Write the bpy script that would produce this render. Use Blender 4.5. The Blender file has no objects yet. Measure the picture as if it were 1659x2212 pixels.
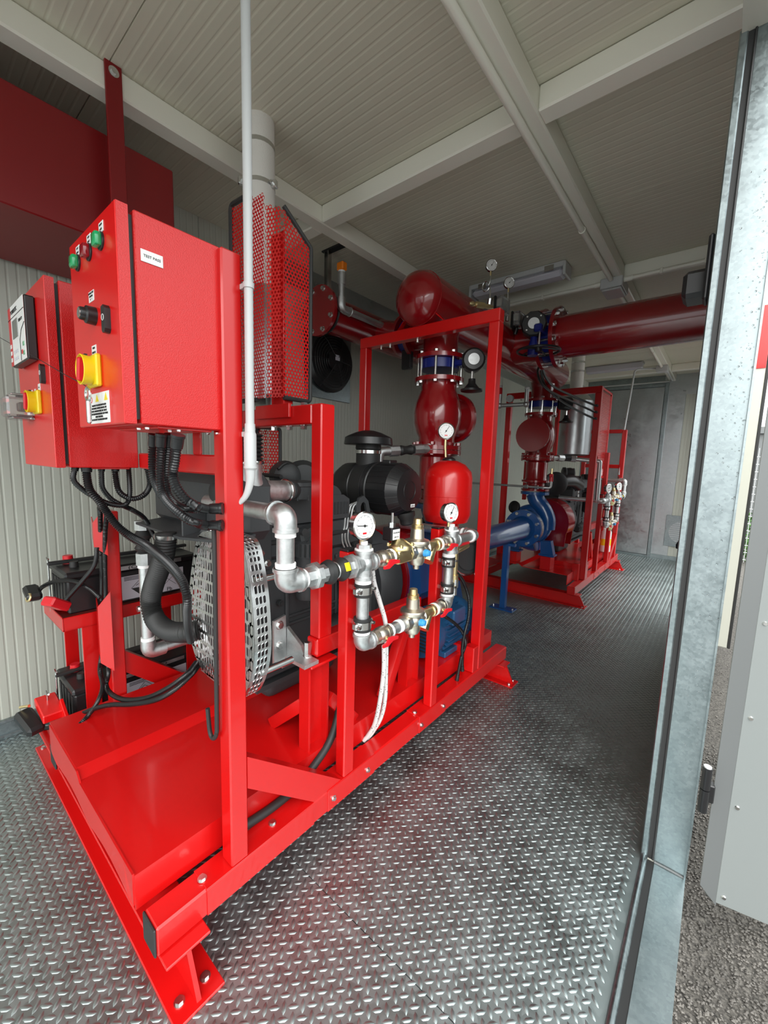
import bpy, bmesh, math, random
import numpy as np
from mathutils import Vector, Matrix
S = bpy.context.scene
COL = S.collection
random.seed(7)
# ---------------------------------------------------------------- camera
cd = bpy.data.cameras.new('camera')
cam = bpy.data.objects.new('camera', cd); COL.objects.link(cam)
S.camera = cam
cam.matrix_world = Matrix(((0.76999, -0.10160, 0.62989, 0.0),
                           (0.63732, 0.07617, -0.76682, 0.0),
                           (0.02993, 0.99192, 0.12340, 1.3),
                           (0, 0, 0, 1)))
cd.sensor_fit = 'VERTICAL'; cd.sensor_height = 36.0
cd.lens = 36.0 * 880.48 / 2212.0
cd.clip_start = 0.02; cd.clip_end = 200
# ---------------------------------------------------------------- overcast sky
W = bpy.data.worlds.new('sky'); S.world = W; W.use_nodes = True
nt = W.node_tree; bg = nt.nodes['Background']
tc = nt.nodes.new('ShaderNodeTexCoord'); sp = nt.nodes.new('ShaderNodeSeparateXYZ')
cr = nt.nodes.new('ShaderNodeValToRGB')
nt.links.new(tc.outputs['Generated'], sp.inputs[0]); nt.links.new(sp.outputs['Z'], cr.inputs[0])
cr.color_ramp.elements[0].position = 0.0; cr.color_ramp.elements[0].color = (0.33, 0.355, 0.36, 1)     # CIE overcast: horizon a third of the zenith
cr.color_ramp.elements[1].position = 1.0; cr.color_ramp.elements[1].color = (0.97, 1.0, 1.0, 1)
nt.links.new(cr.outputs[0], bg.inputs[0]); bg.inputs[1].default_value = 2.5
sund = bpy.data.lights.new('sun', 'SUN'); sund.energy = 2.2; sund.angle = math.radians(70); sund.color = (1.0, 0.985, 0.96)   # veiled sun behind cloud
sun = bpy.data.objects.new('sun', sund); COL.objects.link(sun)
sun.rotation_euler = Vector((-0.42, 1.0, -0.75)).to_track_quat('-Z', 'Y').to_euler()
# ---------------------------------------------------------------- exposure
vs = S.view_settings
S.display_settings.display_device = 'sRGB'
vs.view_transform = 'Standard'; vs.look = 'None'; vs.exposure = 1.0; vs.gamma = 1.0
vs.use_curve_mapping = False
# ================================================================ helpers
WL = {}                                   # world position of every parent
def V(*a): return Vector(a[0]) if len(a) == 1 else Vector(a)
def frame(d):
    d = V(d).normalized(); u = V(0, 0, 1) if abs(d.z) < .95 else V(1, 0, 0)
    a = u.cross(d).normalized(); return a, d.cross(a)
def catmull(P, n=8):
    P = [V(p) for p in P]; Q = [P[0] * 2 - P[1]] + P + [P[-1] * 2 - P[-2]]; out = []
    for i in range(1, len(Q) - 2):
        a, b, c, d = Q[i - 1:i + 3]
        for k in range(n):
            t = k / n
            out.append(.5 * ((2 * b) + (c - a) * t + (2 * a - 5 * b + 4 * c - d) * t * t + (3 * b - a - 3 * c + d) * t ** 3))
    out.append(P[-1]); return out
def resample(P, step):
    out = [P[0]]; acc = 0.0
    for a, b in zip(P, P[1:]):
        L = (b - a).length; s = step - acc
        while s <= L:
            out.append(a + (b - a) * (s / L)); s += step
        acc = L - (s - step)
    return out
def fillet(P, r, n=6):
    P = [V(p) for p in P]; out = [P[0]]
    for a, b, c in zip(P, P[1:], P[2:]):
        u = (a - b).normalized(); w = (c - b).normalized()
        ang = u.angle(w)
        d = min(r / math.tan(ang / 2), (a - b).length * .49, (c - b).length * .49) if ang < 3.1 else 0
        if d == 0: out.append(b); continue
        p, q = b + u * d, b + w * d
        for k in range(n + 1):
            t = k / n; out.append(p * (1 - t) ** 2 + b * 2 * t * (1 - t) + q * t * t)
    out.append(P[-1]); return out
MIR = False                             # True while the far skid is built as the mirror of the near one
def loc_(p): return (p[0] - .03, 6.315 - p[1], p[2]) if MIR else tuple(p)
class MB:
    def __init__(s): s.v = []; s.f = []
    def add(s, v, f):
        o = len(s.v); s.v += [tuple(p) for p in v]; s.f += [tuple(i + o for i in q) for q in f]; return s
    def box(s, x0, x1, y0, y1, z0, z1, b=0):
        return s.obox(((x0 + x1) / 2, (y0 + y1) / 2, (z0 + z1) / 2), (abs(x1 - x0), abs(y1 - y0), abs(z1 - z0)), None, b)
    def obox(s, c, d, rot=None, b=0, seg=1):
        bm = bmesh.new(); bmesh.ops.create_cube(bm, size=1)
        for v in bm.verts: v.co = V(v.co.x * d[0], v.co.y * d[1], v.co.z * d[2])
        if b: bmesh.ops.bevel(bm, geom=bm.edges[:], offset=min(b, min(d) * .45), segments=seg, affect='EDGES', profile=.5)
        R = rot if rot is not None else Matrix.Identity(3)
        bm.verts.index_update()
        s.add([R @ v.co + V(c) for v in bm.verts], [[v.index for v in f.verts] for f in bm.faces]); bm.free(); return s
    def beam(s, p0, p1, w, h, up=(0, 0, 1), b=.004):
        p0, p1 = V(p0), V(p1); d = p1 - p0; L = d.length; d.normalize()
        a = V(up).cross(d)
        if a.length < 1e-4: a = V(1, 0, 0)
        a.normalize(); u = d.cross(a)
        return s.obox((p0 + p1) / 2, (w, h, L), Matrix((a, u, d)).transposed(), b, 2)
    def ringv(s, c, a, b, r, n, ph=0):
        return [V(c) + (a * math.cos(2 * math.pi * i / n + ph) + b * math.sin(2 * math.pi * i / n + ph)) * r for i in range(n)]
    def skin(s, rings, cap0=True, cap1=True):
        n = len(rings[0]); v = [p for r in rings for p in r]; f = []
        for j in range(len(rings) - 1):
            for i in range(n):
                k = (i + 1) % n; f.append((j * n + i, j * n + k, (j + 1) * n + k, (j + 1) * n + i))
        if cap0: f.append(tuple(range(n))[::-1])
        if cap1: f.append(tuple((len(rings) - 1) * n + i for i in range(n)))
        return s.add(v, f)
    def cyl(s, p0, p1, r, r1=None, n=16, cap=True, ph=0):
        p0, p1 = V(p0), V(p1); a, b = frame(p1 - p0); r1 = r if r1 is None else r1
        return s.skin([s.ringv(p0, a, b, r, n, ph), s.ringv(p1, a, b, r1, n, ph)], cap, cap)
    def lathe(s, o, ax, prof, n=24, cap=True):
        o = V(o); ax = V(ax).normalized(); a, b = frame(ax)
        return s.skin([s.ringv(o + ax * t, a, b, max(r, 1e-4), n) for t, r in prof], cap, cap)
    def tube(s, P, r, n=10, cap=True):
        P = [V(p) for p in P]; rr = r if isinstance(r, (list, tuple)) else [r] * len(P)
        T = [(P[min(i + 1, len(P) - 1)] - P[max(i - 1, 0)]).normalized() for i in range(len(P))]
        a, b = frame(T[0]); R = []
        for i, p in enumerate(P):
            a = (a - T[i] * a.dot(T[i])).normalized(); b = T[i].cross(a)
            R.append(s.ringv(p, a, b, rr[i], n))
        return s.skin(R, cap, cap)
    def corr(s, P, r, pitch=.0062, depth=.22, n=10):
        Q = resample(P, pitch / 2); rr = [r if i % 2 else r * (1 - depth) for i in range(len(Q))]
        return s.tube(Q, rr, n)
    def torus(s, c, ax, R, r, n=24, m=8):
        a, b = frame(ax); ax = V(ax).normalized(); c = V(c); v = []; f = []
        for i in range(n):
            t = 2 * math.pi * i / n; e = a * math.cos(t) + b * math.sin(t)
            for j in range(m):
                q = 2 * math.pi * j / m; v.append(c + e * (R + r * math.cos(q)) + ax * r * math.sin(q))
        for i in range(n):
            for j in range(m):
                k, l = (i + 1) % n, (j + 1) % m; f.append((i * m + j, k * m + j, k * m + l, i * m + l))
        return s.add(v, f)
    def prism(s, poly, vec):
        P = [V(p) for p in poly]; vec = V(vec); n = len(P)
        N = sum(((P[i]).cross(P[(i + 1) % n]) for i in range(n)), V(0, 0, 0))
        if N.dot(vec) < 0: P = P[::-1]
        f = [tuple(range(n))[::-1], tuple(range(n, 2 * n))] + [(i, (i + 1) % n, n + (i + 1) % n, n + i) for i in range(n)]
        return s.add(P + [p + vec for p in P], f)
    def bolt(s, c, ax, r=.009, h=.007, washer=True):
        c = V(c); ax = V(ax).normalized()
        if washer: s.cyl(c, c + ax * .002, r * 1.35, n=12)
        return s.cyl(c, c + ax * h, r, n=6)
    def sphere(s, c, r, n=16, m=10, sc=(1, 1, 1)):
        c = V(c); v = []; f = []
        for j in range(m + 1):
            t = math.pi * j / m
            for i in range(n):
                p = 2 * math.pi * i / n
                v.append(c + V(r * sc[0] * math.sin(t) * math.cos(p), r * sc[1] * math.sin(t) * math.sin(p), r * sc[2] * math.cos(t)))
        for j in range(m):
            for i in range(n):
                k = (i + 1) % n; f.append((j * n + i, (j + 1) * n + i, (j + 1) * n + k, j * n + k))
        return s.add(v, f)
    def build(s, name, mat, parent=None, ang=35, **kw):
        if MIR: s.v = [(p[0] - .03, 6.315 - p[1], p[2]) for p in s.v]; s.f = [q[::-1] for q in s.f]
        me = bpy.data.meshes.new(name)
        o = WL.get(parent.name, V(0, 0, 0)) if parent else V(0, 0, 0)
        me.from_pydata([(p[0] - o.x, p[1] - o.y, p[2] - o.z) for p in s.v], [], s.f)
        if ang:
            me.polygons.foreach_set('use_smooth', [True] * len(me.polygons))
            me.set_sharp_from_angle(angle=math.radians(ang))
        me.materials.append(mat); me.update()
        ob = bpy.data.objects.new(name, me); COL.objects.link(ob)
        if parent: ob.parent = parent
        WL[ob.name] = o
        tag(ob, **kw); return ob
def tag(o, label=None, cat=None, group=None, kind=None):
    if label: o['label'] = label
    if cat: o['category'] = cat
    if group: o['group'] = group
    if kind: o['kind'] = kind
    return o
def thing(name, label, cat, loc, group=None):
    o = bpy.data.objects.new(name, None); COL.objects.link(o); o.location = loc; o.empty_display_size = .05
    WL[o.name] = V(loc); return tag(o, label, cat, group)
def copy_tree(o, delta, label=None, parent=None):
    c = o.copy(); COL.objects.link(c)
    if parent: c.parent = parent
    else:
        c.location = V(o.location) + V(delta); WL[c.name] = V(c.location)
        if label: c['label'] = label
    for ch in list(o.children): copy_tree(ch, delta, None, c)
    return c
def text(txt, size, c, right, up, mat, parent, name='lettering', depth=.0004, sx=1.0, bold=0):
    cu = bpy.data.curves.new(name, 'FONT'); cu.body = txt; cu.size = size; cu.align_x = 'CENTER'; cu.align_y = 'CENTER'
    cu.extrude = depth; cu.resolution_u = 2; cu.offset = bold
    to = bpy.data.objects.new('tmp', cu); COL.objects.link(to)
    me = bpy.data.meshes.new_from_object(to.evaluated_get(bpy.context.evaluated_depsgraph_get()))
    bpy.data.objects.remove(to); bpy.data.curves.remove(cu)
    right = V(right).normalized(); up = V(up).normalized(); nn = right.cross(up)
    Rm = Matrix((right * sx, up, nn)).transposed()
    o = WL.get(parent.name, V(0, 0, 0)) if parent else V(0, 0, 0)
    for v in me.vertices: v.co = Rm @ v.co + V(c) - o
    me.materials.clear(); me.materials.append(mat)
    ob = bpy.data.objects.new(name, me); COL.objects.link(ob)
    if parent: ob.parent = parent
    WL[ob.name] = o; return ob
# ---------------------------------------------------------------- materials
def mat(name, col, rough=.5, metal=0., bump=0., bscale=200., noise=0., nscale=6., coat=0., trans=0., alpha=1., col2=None, det=3, spec=None, rvar=0.):
    m = bpy.data.materials.new(name); m.use_nodes = True; n = m.node_tree; b = n.nodes['Principled BSDF']
    b.inputs['Base Color'].default_value = (*col, 1); b.inputs['Roughness'].default_value = rough
    b.inputs['Metallic'].default_value = metal; b.inputs['Coat Weight'].default_value = coat; b.inputs['Coat Roughness'].default_value = .08
    b.inputs['Transmission Weight'].default_value = trans
    if spec is not None: b.inputs['Specular IOR Level'].default_value = spec
    g = n.nodes.new('ShaderNodeTexCoord')
    if noise or rvar:
        t = n.nodes.new('ShaderNodeTexNoise'); t.inputs['Scale'].default_value = nscale; t.inputs['Detail'].default_value = det
        n.links.new(g.outputs['Object'], t.inputs['Vector'])
        if noise:
            r = n.nodes.new('ShaderNodeValToRGB'); r.color_ramp.elements[0].position = .5 - noise; r.color_ramp.elements[1].position = .5 + noise
            c2 = col2 or tuple(x * .7 for x in col)
            r.color_ramp.elements[0].color = (*c2, 1); r.color_ramp.elements[1].color = (*col, 1)
            n.links.new(t.outputs['Fac'], r.inputs[0]); n.links.new(r.outputs[0], b.inputs['Base Color'])
        if rvar:
            mr = n.nodes.new('ShaderNodeMapRange'); mr.inputs['From Min'].default_value = .3; mr.inputs['From Max'].default_value = .7
            mr.inputs['To Min'].default_value = rough - rvar; mr.inputs['To Max'].default_value = rough + rvar
            n.links.new(t.outputs['Fac'], mr.inputs['Value']); n.links.new(mr.outputs[0], b.inputs['Roughness'])
    if bump:
        t = n.nodes.new('ShaderNodeTexNoise'); t.inputs['Scale'].default_value = bscale; t.inputs['Detail'].default_value = 2
        n.links.new(g.outputs['Object'], t.inputs['Vector'])
        q = n.nodes.new('ShaderNodeBump'); q.inputs['Strength'].default_value = bump; q.inputs['Distance'].default_value = .002
        n.links.new(t.outputs['Fac'], q.inputs['Height']); n.links.new(q.outputs[0], b.inputs['Normal'])
    return m
def spangle(name, c1, c2, rough=.38, scale=90, metal=1.0, drops=False):
    m = mat(name, c1, rough, metal); n = m.node_tree; b = n.nodes['Principled BSDF']
    g = n.nodes.new('ShaderNodeTexCoord'); v = n.nodes.new('ShaderNodeTexVoronoi'); v.inputs['Scale'].default_value = scale
    no = n.nodes.new('ShaderNodeTexNoise'); no.inputs['Scale'].default_value = scale * .12; no.inputs['Detail'].default_value = 5
    mx = n.nodes.new('ShaderNodeMix'); mx.data_type = 'RGBA'
    sep = n.nodes.new('ShaderNodeSeparateColor'); ad = n.nodes.new('ShaderNodeMath'); ad.operation = 'MULTIPLY_ADD'
    n.links.new(g.outputs['Object'], v.inputs['Vector']); n.links.new(g.outputs['Object'], no.inputs['Vector'])
    n.links.new(v.outputs['Color'], sep.inputs[0]); n.links.new(sep.outputs[0], ad.inputs[0]); ad.inputs[1].default_value = .35
    n.links.new(no.outputs['Fac'], ad.inputs[2]); n.links.new(ad.outputs[0], mx.inputs['Factor'])
    mx.inputs[6].default_value = (*c1, 1); mx.inputs[7].default_value = (*c2, 1); n.links.new(mx.outputs[2], b.inputs['Base Color'])
    mr = n.nodes.new('ShaderNodeMapRange'); mr.inputs['To Min'].default_value = rough - .1; mr.inputs['To Max'].default_value = rough + .16
    n.links.new(ad.outputs[0], mr.inputs['Value']); n.links.new(mr.outputs[0], b.inputs['Roughness'])
    return m
RED = mat('red_enamel', (.54, .004, .004), .30, coat=.3, bump=.012, bscale=60)
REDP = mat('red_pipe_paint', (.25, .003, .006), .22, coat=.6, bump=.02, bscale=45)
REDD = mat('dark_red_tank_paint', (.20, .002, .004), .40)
REDT = mat('red_texture_powder_coat', (.60, .005, .005), .36, bump=.42, bscale=400, coat=.15)
REDS = mat('red_smooth_door', (.68, .004, .004), .34, coat=.2)
WPANEL = mat('cream_sandwich_sheet', (.46, .475, .415), .42, bump=.02, bscale=500)
CPANEL = mat('ceiling_sheet', (.64, .62, .51), .46, bump=.02, bscale=500)
WPAINT = mat('white_brushed_paint', (.80, .79, .70), .36, bump=.16, bscale=26, coat=.2)
WPVC = mat('white_pvc', (.50, .51, .51), .38)
LAG = mat('lagging_cloth', (.72, .70, .66), .85, bump=.5, bscale=140)
GALV = spangle('galvanised_sheet', (.20, .235, .245), (.36, .415, .425), .32, 130)
GALVD = spangle('galvanised_door', (.42, .45, .465), (.52, .55, .56), .28, 40)
GPIPE = spangle('galvanised_pipe', (.46, .48, .48), (.64, .65, .65), .40, 160)
FLOORM = spangle('tread_plate_steel', (.29, .335, .335), (.44, .50, .50), .40, 34)
ZINC = mat('zinc_bolt', (.66, .67, .66), .26, 1.0)
STEEL = mat('stainless', (.62, .62, .61), .2, 1.0)
ALU = mat('aluminium_sheet', (.70, .71, .71), .32, 1.0, rvar=.08, nscale=30)
BRASS = mat('brass', (.80, .66, .36), .36, 1.0, rvar=.06, nscale=40)
NICK = mat('nickel_brass', (.72, .67, .57), .38, 1.0, bump=.05, bscale=120)
BLACK = mat('black_plastic', (.012, .012, .013), .36, bump=.02, bscale=200)
CONDM = mat('black_conduit', (.010, .010, .011), .30)
RUBBER = mat('black_rubber', (.018, .018, .018), .55)
IRON = mat('anthracite_engine', (.040, .043, .046), .46, bump=.25, bscale=70)
IRON2 = mat('dark_engine', (.022, .024, .025), .5, bump=.2, bscale=90)
BLUE = mat('blue_pump_enamel', (.008, .070, .25), .28, coat=.5, bump=.06, bscale=40)
BLUEM = mat('blue_motor_enamel', (.012, .07, .17), .38, bump=.05, bscale=60)
NAVY = mat('navy_valve', (.006, .014, .16), .35, bump=.05, bscale=80)
WHITE = mat('white_label', (.80, .80, .79), .5)
TAPE = mat('white_thread_tape', (.82, .82, .81), .6, bump=.2, bscale=300)
PRINT = mat('black_print', (.02, .02, .02), .6)
YELLOW = mat('yellow_plastic', (.80, .62, .01), .4)
GREENL = mat('green_lens', (.005, .36, .12), .15, coat=.6)
REDL = mat('red_lens', (.25, .004, .012), .12, coat=.8)
REDH = mat('red_handle', (.62, .012, .02), .35)
BLUEC = mat('blue_cap', (.04, .30, .68), .4)
ORANGE = mat('orange_cap', (.80, .20, .008), .45)
CLEAR = mat('clear_plastic', (.9, .9, .9), .12, trans=.85)
GLASS = mat('gauge_glass', (1, 1, 1), .03, trans=1.0)
SCREEN = mat('grey_display', (.10, .115, .105), .15, coat=.5)
HOSEW = mat('braided_hose', (.66, .64, .63), .6, bump=.3, bscale=400)
GRAVELM = mat('gravel_bed', (.14, .128, .112), .9, noise=.18, nscale=120, col2=(.03, .027, .024), bump=1.0, bscale=160)
STONE = mat('gravel_stone', (.24, .22, .195), .7, noise=.2, nscale=3, col2=(.05, .045, .04))
DOORP = mat('pale_grey_door_skin', (.19, .207, .203), .5, bump=.06, bscale=600)
DOORE = mat('grey_door_edge', (.12, .127, .127), .42)
EXTW = mat('white_outer_sheet', (.50, .50, .44), .4)
LEAF = mat('hedge_leaf', (.10, .26, .04), .5, noise=.3, nscale=30, col2=(.03, .10, .02))
DIFF = mat('light_diffuser', (.55, .54, .60), .35)
PATHS = {
 'h1': [(-1.084,0.42,1.337),(-1.096,0.42,1.295),(-1.098,0.42,1.255),(-1.083,0.42,1.227),(-1.05,0.42,1.203),(-0.991,0.42,1.178),(-0.953,0.43,1.157),(-0.914,0.44,1.146),(-0.942,0.475,1.133),(-0.932,0.487,1.134)],
 'h2': [(-0.99,0.4,1.335),(-1.002,0.4,1.277),(-1.003,0.4,1.234),(-0.99,0.4,1.206),(-0.96,0.4,1.189),(-0.924,0.405,1.172),(-0.902,0.415,1.158),(-0.891,0.43,1.151),(-0.942,0.475,1.137),(-0.932,0.487,1.135)],
 'h3': [(-0.996,0.42,1.336),(-1.013,0.42,1.285),(-1.021,0.42,1.241),(-1.011,0.42,1.207),(-0.987,0.425,1.186),(-0.953,0.435,1.177),(-0.957,0.465,1.172),(-0.931,0.487,1.174)],
 'h4': [(-0.908,0.4,1.332),(-0.925,0.4,1.286),(-0.936,0.4,1.259),(-0.926,0.4,1.235),(-0.912,0.405,1.216),(-0.9,0.415,1.2),(-0.889,0.43,1.188),(-0.938,0.475,1.175),(-0.931,0.487,1.175)],
 'k1': [(-1.5,0.36,1.261),(-1.5,0.352,1.218),(-1.5,0.374,1.186),(-1.5,0.409,1.158),(-1.5,0.442,1.139),(-1.5,0.476,1.131),(-1.5,0.495,1.142),(-1.5,0.502,1.178),(-1.52,0.508,1.26)],
 'k2': [(-1.48,0.382,1.259),(-1.48,0.381,1.229),(-1.48,0.387,1.186),(-1.48,0.408,1.153),(-1.48,0.425,1.12),(-1.46,0.45,1.07),(-1.43,0.478,1.037),(-1.368,0.5,1.016),(-1.257,0.5,0.996),(-1.179,0.5,0.975),(-1.126,0.5,0.946),(-1.107,0.5,0.905),(-1.132,0.51,0.855),(-1.172,0.53,0.792),(-1.222,0.56,0.726)],
 'k3': [(-1.52,0.432,1.259),(-1.52,0.43,1.226),(-1.52,0.432,1.187),(-1.52,0.453,1.153),(-1.52,0.482,1.131),(-1.54,0.518,1.111),(-1.56,0.556,1.084),(-1.58,0.581,1.054),(-1.6,0.604,1.01),(-1.6,0.617,0.982)],
 'k4': [(-1.5,0.464,1.26),(-1.5,0.463,1.227),(-1.5,0.472,1.176),(-1.5,0.506,1.152),(-1.5,0.543,1.162),(-1.52,0.571,1.195),(-1.54,0.573,1.253)],
 'k6': [(-1.5,0.428,1.132),(-1.48,0.466,1.049),(-1.45,0.495,1.016),(-1.398,0.52,0.987),(-1.28,0.515,0.97),(-1.203,0.515,0.945),(-1.158,0.515,0.913),(-1.149,0.515,0.869),(-1.172,0.525,0.803)],
 'k7': [(-1.528,0.44,1.141),(-1.657,0.46,1.114),(-1.726,0.478,1.079),(-1.818,0.5,0.965),(-1.826,0.5,0.848),(-1.847,0.5,0.724),(-1.865,0.5,0.611),(-1.885,0.5,0.494),(-1.828,0.475,0.443),(-1.747,0.46,0.414),(-1.711,0.43,0.373),(-1.727,0.4,0.325),(-1.718,0.37,0.308)],
 'k8': [(-1.683,0.488,1.1),(-1.776,0.502,0.971),(-1.804,0.502,0.734),(-1.818,0.502,0.502),(-1.779,0.49,0.44),(-1.777,0.48,0.395),(-1.685,0.47,0.401),(-1.511,0.46,0.456),(-1.351,0.475,0.523),(-1.267,0.51,0.578),(-1.233,0.55,0.619),(-1.274,0.6,0.624)],
 'k9': [(-2.225,0.33,0.072),(-1.988,0.36,0.19),(-1.849,0.39,0.275),(-1.716,0.42,0.352),(-1.589,0.44,0.413),(-1.431,0.455,0.476),(-1.284,0.475,0.544),(-1.23,0.51,0.584),(-1.232,0.56,0.609),(-1.283,0.61,0.604)],
 'term1': [(-1.756,0.47,0.952),(-1.757,0.46,0.889),(-1.791,0.43,0.828),(-1.861,0.39,0.747)],
 'term2': [(-2.204,0.36,0.683),(-2.134,0.37,0.737),(-1.974,0.39,0.794),(-1.859,0.42,0.81),(-1.791,0.45,0.791),(-1.746,0.47,0.759)],
 'jrod': [(-0.952,0.5,1.143),(-0.951,0.5,1.055),(-0.954,0.5,0.812),(-0.958,0.5,0.606),(-0.961,0.5,0.574),(-0.972,0.5,0.554),(-0.987,0.5,0.55),(-0.998,0.5,0.567),(-1.006,0.5,0.624)],
 'ribhose': [(-1.378,0.56,1.049),(-1.379,0.56,1.03),(-1.396,0.56,0.975),(-1.442,0.56,0.909),(-1.491,0.56,0.847),(-1.523,0.56,0.783),(-1.502,0.56,0.73),(-1.444,0.56,0.712),(-1.36,0.56,0.716),(-1.274,0.57,0.737),(-1.249,0.6,0.743)],
 'braid1': [(-0.872,1.007,0.947),(-0.89,1.042,0.88),(-0.9,1.087,0.8),(-0.9,1.123,0.711),(-0.9,1.133,0.609),(-0.91,1.148,0.508),(-0.93,1.173,0.375),(-0.96,1.188,0.276),(-0.99,1.177,0.207),(-1.0,1.152,0.183)],
 'braid2': [(-0.862,1.072,0.651),(-0.88,1.098,0.556),(-0.9,1.116,0.469),(-0.93,1.135,0.354),(-0.96,1.148,0.264),(-0.985,1.143,0.211),(-1.0,1.133,0.185)],
 'undercable': [(-1.03,1.027,0.418),(-1.0,0.983,0.36),(-0.995,0.943,0.292),(-0.992,0.871,0.245),(-0.99,0.789,0.211),(-0.988,0.696,0.205),(-0.988,0.613,0.21),(-0.99,0.554,0.216)],
 'blackcond1': [(-0.93,1.687,0.788),(-0.92,1.743,0.733),(-0.92,1.811,0.635),(-0.925,1.833,0.53),(-0.93,1.809,0.438),(-0.935,1.802,0.364),(-0.94,1.823,0.253)],
 'blackcond2': [(-0.97,1.66,0.567),(-0.95,1.728,0.517),(-0.94,1.802,0.449),(-0.935,1.835,0.378),(-0.94,1.807,0.31),(-0.945,1.788,0.215)],
 'blackhose_eng': [(-1.27,0.979,1.195),(-1.26,1.009,1.198),(-1.25,1.039,1.184),(-1.245,1.066,1.148),(-1.245,1.079,1.101)],
 'fuelline': [(-1.235,1.31,1.116),(-1.235,1.258,1.103),(-1.235,1.24,1.06),(-1.235,1.233,1.01),(-1.235,1.222,0.991),(-1.235,1.223,0.951),(-1.235,1.247,0.906)],
 'sensorwire': [(-1.36,0.985,1.257),(-1.36,1.011,1.276),(-1.36,1.032,1.28),(-1.36,1.039,1.259),(-1.36,1.039,1.244)],
}
# ================================================================ setting: the container
XL, XR, YN, YF, ZC = -2.41, -.079, -2.3, 7.14, 2.63
def ribbed(name, mt, parent, o, along, across, nrm, L, Wd, pitch=.035, off=0.0, gd=.0015):
    # one ribbed steel sheet: flats with shallow grooves, rolled edges at both long sides
    o, along, across, nrm = V(o), V(along), V(across), V(nrm)
    pr = [(.0, -.006), (.002, 0)]; t = off + pitch
    while t < Wd - .012:
        pr += [(t - .006, 0), (t - .0015, -gd), (t + .0015, -gd), (t + .006, 0)]; t += pitch
    pr += [(Wd - .003, 0), (Wd - .001, -.006)]
    a = [o + across * u + nrm * h for u, h in pr]; n = len(a)
    m = MB(); m.add(a + [p + along * L for p in a], [(i, i + 1, n + i + 1, n + i) for i in range(n - 1)])
    return m.build(name, mt, parent, 0)
# floor: steel tray, tread plates with open seams, raised tread marks
fl = MB().box(XL - .06, -.02, YN - .06, YF + .06, -.14, -.006).build('floor', GALV, None, 0, kind='structure')
seams = [YN, -1.6, -.56, .745, 1.90, 3.065, 4.335, 5.715, YF]
for a, b in zip(seams, seams[1:]):
    MB().box(XL + .002, -.082, a + .0012, b - .0012, -.006, 0).build('floor_plate', FLOORM, fl, 0)
px_, py_ = .0315, .0315
nx, ny = int((XR - XL) / px_), int((YF - YN) / py_)
gx, gy = np.meshgrid(np.arange(nx), np.arange(ny))
cx = np.concatenate([XL + .016 + gx.ravel() * px_, XL + .016 + gx.ravel() * px_ + .0165])
cy = np.concatenate([YN + .016 + gy.ravel() * py_, YN + .016 + gy.ravel() * py_ + .0157])
sg = np.concatenate([np.ones(gx.size), -np.ones(gx.size)])
ok = (cx < XR - .02) & (cy < YF - .02)
for s_ in seams[1:-1]: ok &= np.abs(cy - s_) > .004
cx, cy, sg = cx[ok], cy[ok], sg[ok]
lens = [(-.0145, 0), (-.006, -.0050), (.006, -.0050), (.0145, 0), (.006, .0050), (-.006, .0050)]
top = [(x * .84, y * .72) for x, y in lens]
L12 = np.array([(x, y, 0.0) for x, y in lens] + [(x, y, .0014) for x, y in top])
q = math.sqrt(.5)
vx = cx[:, None] + (L12[None, :, 0] * q - L12[None, :, 1] * q * sg[:, None])
vy = cy[:, None] + (L12[None, :, 0] * q * sg[:, None] + L12[None, :, 1] * q)
vv = np.stack([vx, vy, np.broadcast_to(L12[None, :, 2], vx.shape)], -1).reshape(-1, 3)
fq = np.array([(i, (i + 1) % 6, 6 + (i + 1) % 6, 6 + i) for i in range(6)] + [(6, 7, 10, 11), (7, 8, 9, 10)])
ff = (fq[None] + (np.arange(len(cx)) * 12)[:, None, None]).reshape(-1, 4)
neg = np.repeat(sg < 0, 8); ff[neg] = ff[neg][:, ::-1] if False else ff[neg]
me = bpy.data.meshes.new('tread_marks'); me.vertices.add(len(vv)); me.vertices.foreach_set('co', vv.ravel())
me.loops.add(ff.size); me.loops.foreach_set('vertex_index', ff.ravel().astype(np.int32))
me.polygons.add(len(ff)); me.polygons.foreach_set('loop_start', np.arange(0, ff.size, 4, dtype=np.int32))
me.update(calc_edges=True); me.materials.append(FLOORM)
tm = bpy.data.objects.new('tread_marks', me); COL.objects.link(tm); tm.parent = fl; tag(tm, kind='stuff')
# walls: dark core boxes with ribbed sheets as pieces
wl = MB().box(XL - .07, XL - .007, YN - .07, YF + .07, -.14, ZC + .09).build('wall_left', WPANEL, None, 0, kind='structure')
y = YN
k = 0
for y0, y1 in ((YN, -1.89), (-1.89, -.86), (-.86, .17), (.17, 1.215), (1.215, 2.26), (2.26, 3.3), (3.3, 4.34), (4.34, 5.38), (5.38, 6.42), (6.42, YF)):
    ribbed('wall_panel', WPANEL, wl, (XL, y0, .05), (0, 0, 1), (0, 1, 0), (1, 0, 0), ZC - .05, y1 - y0)
wb = MB().box(XL - .06, -2.2, YN - .06, YN, -.14, ZC + .08).box(-.3, XR + .05, YN - .06, YN, -.14, ZC + .08).box(-2.2, -.3, YN - .06, YN, 2.45, ZC + .08).build('wall_near', WPANEL, None, 0, kind='structure')
we = MB().box(XL - .06, XR + .05, YF + .004, YF + .06, -.14, ZC + .08).build('wall_far', GALV, None, 0, kind='structure')
ribbed('wall_panel', WPANEL, we, (-.50, YF, .05), (0, 0, 1), (1, 0, 0), (0, -1, 0), 2.30, .42)
ribbed('wall_panel', WPANEL, we, (XL, YF, .05), (0, 0, 1), (1, 0, 0), (0, -1, 0), 2.5, .62)
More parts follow.
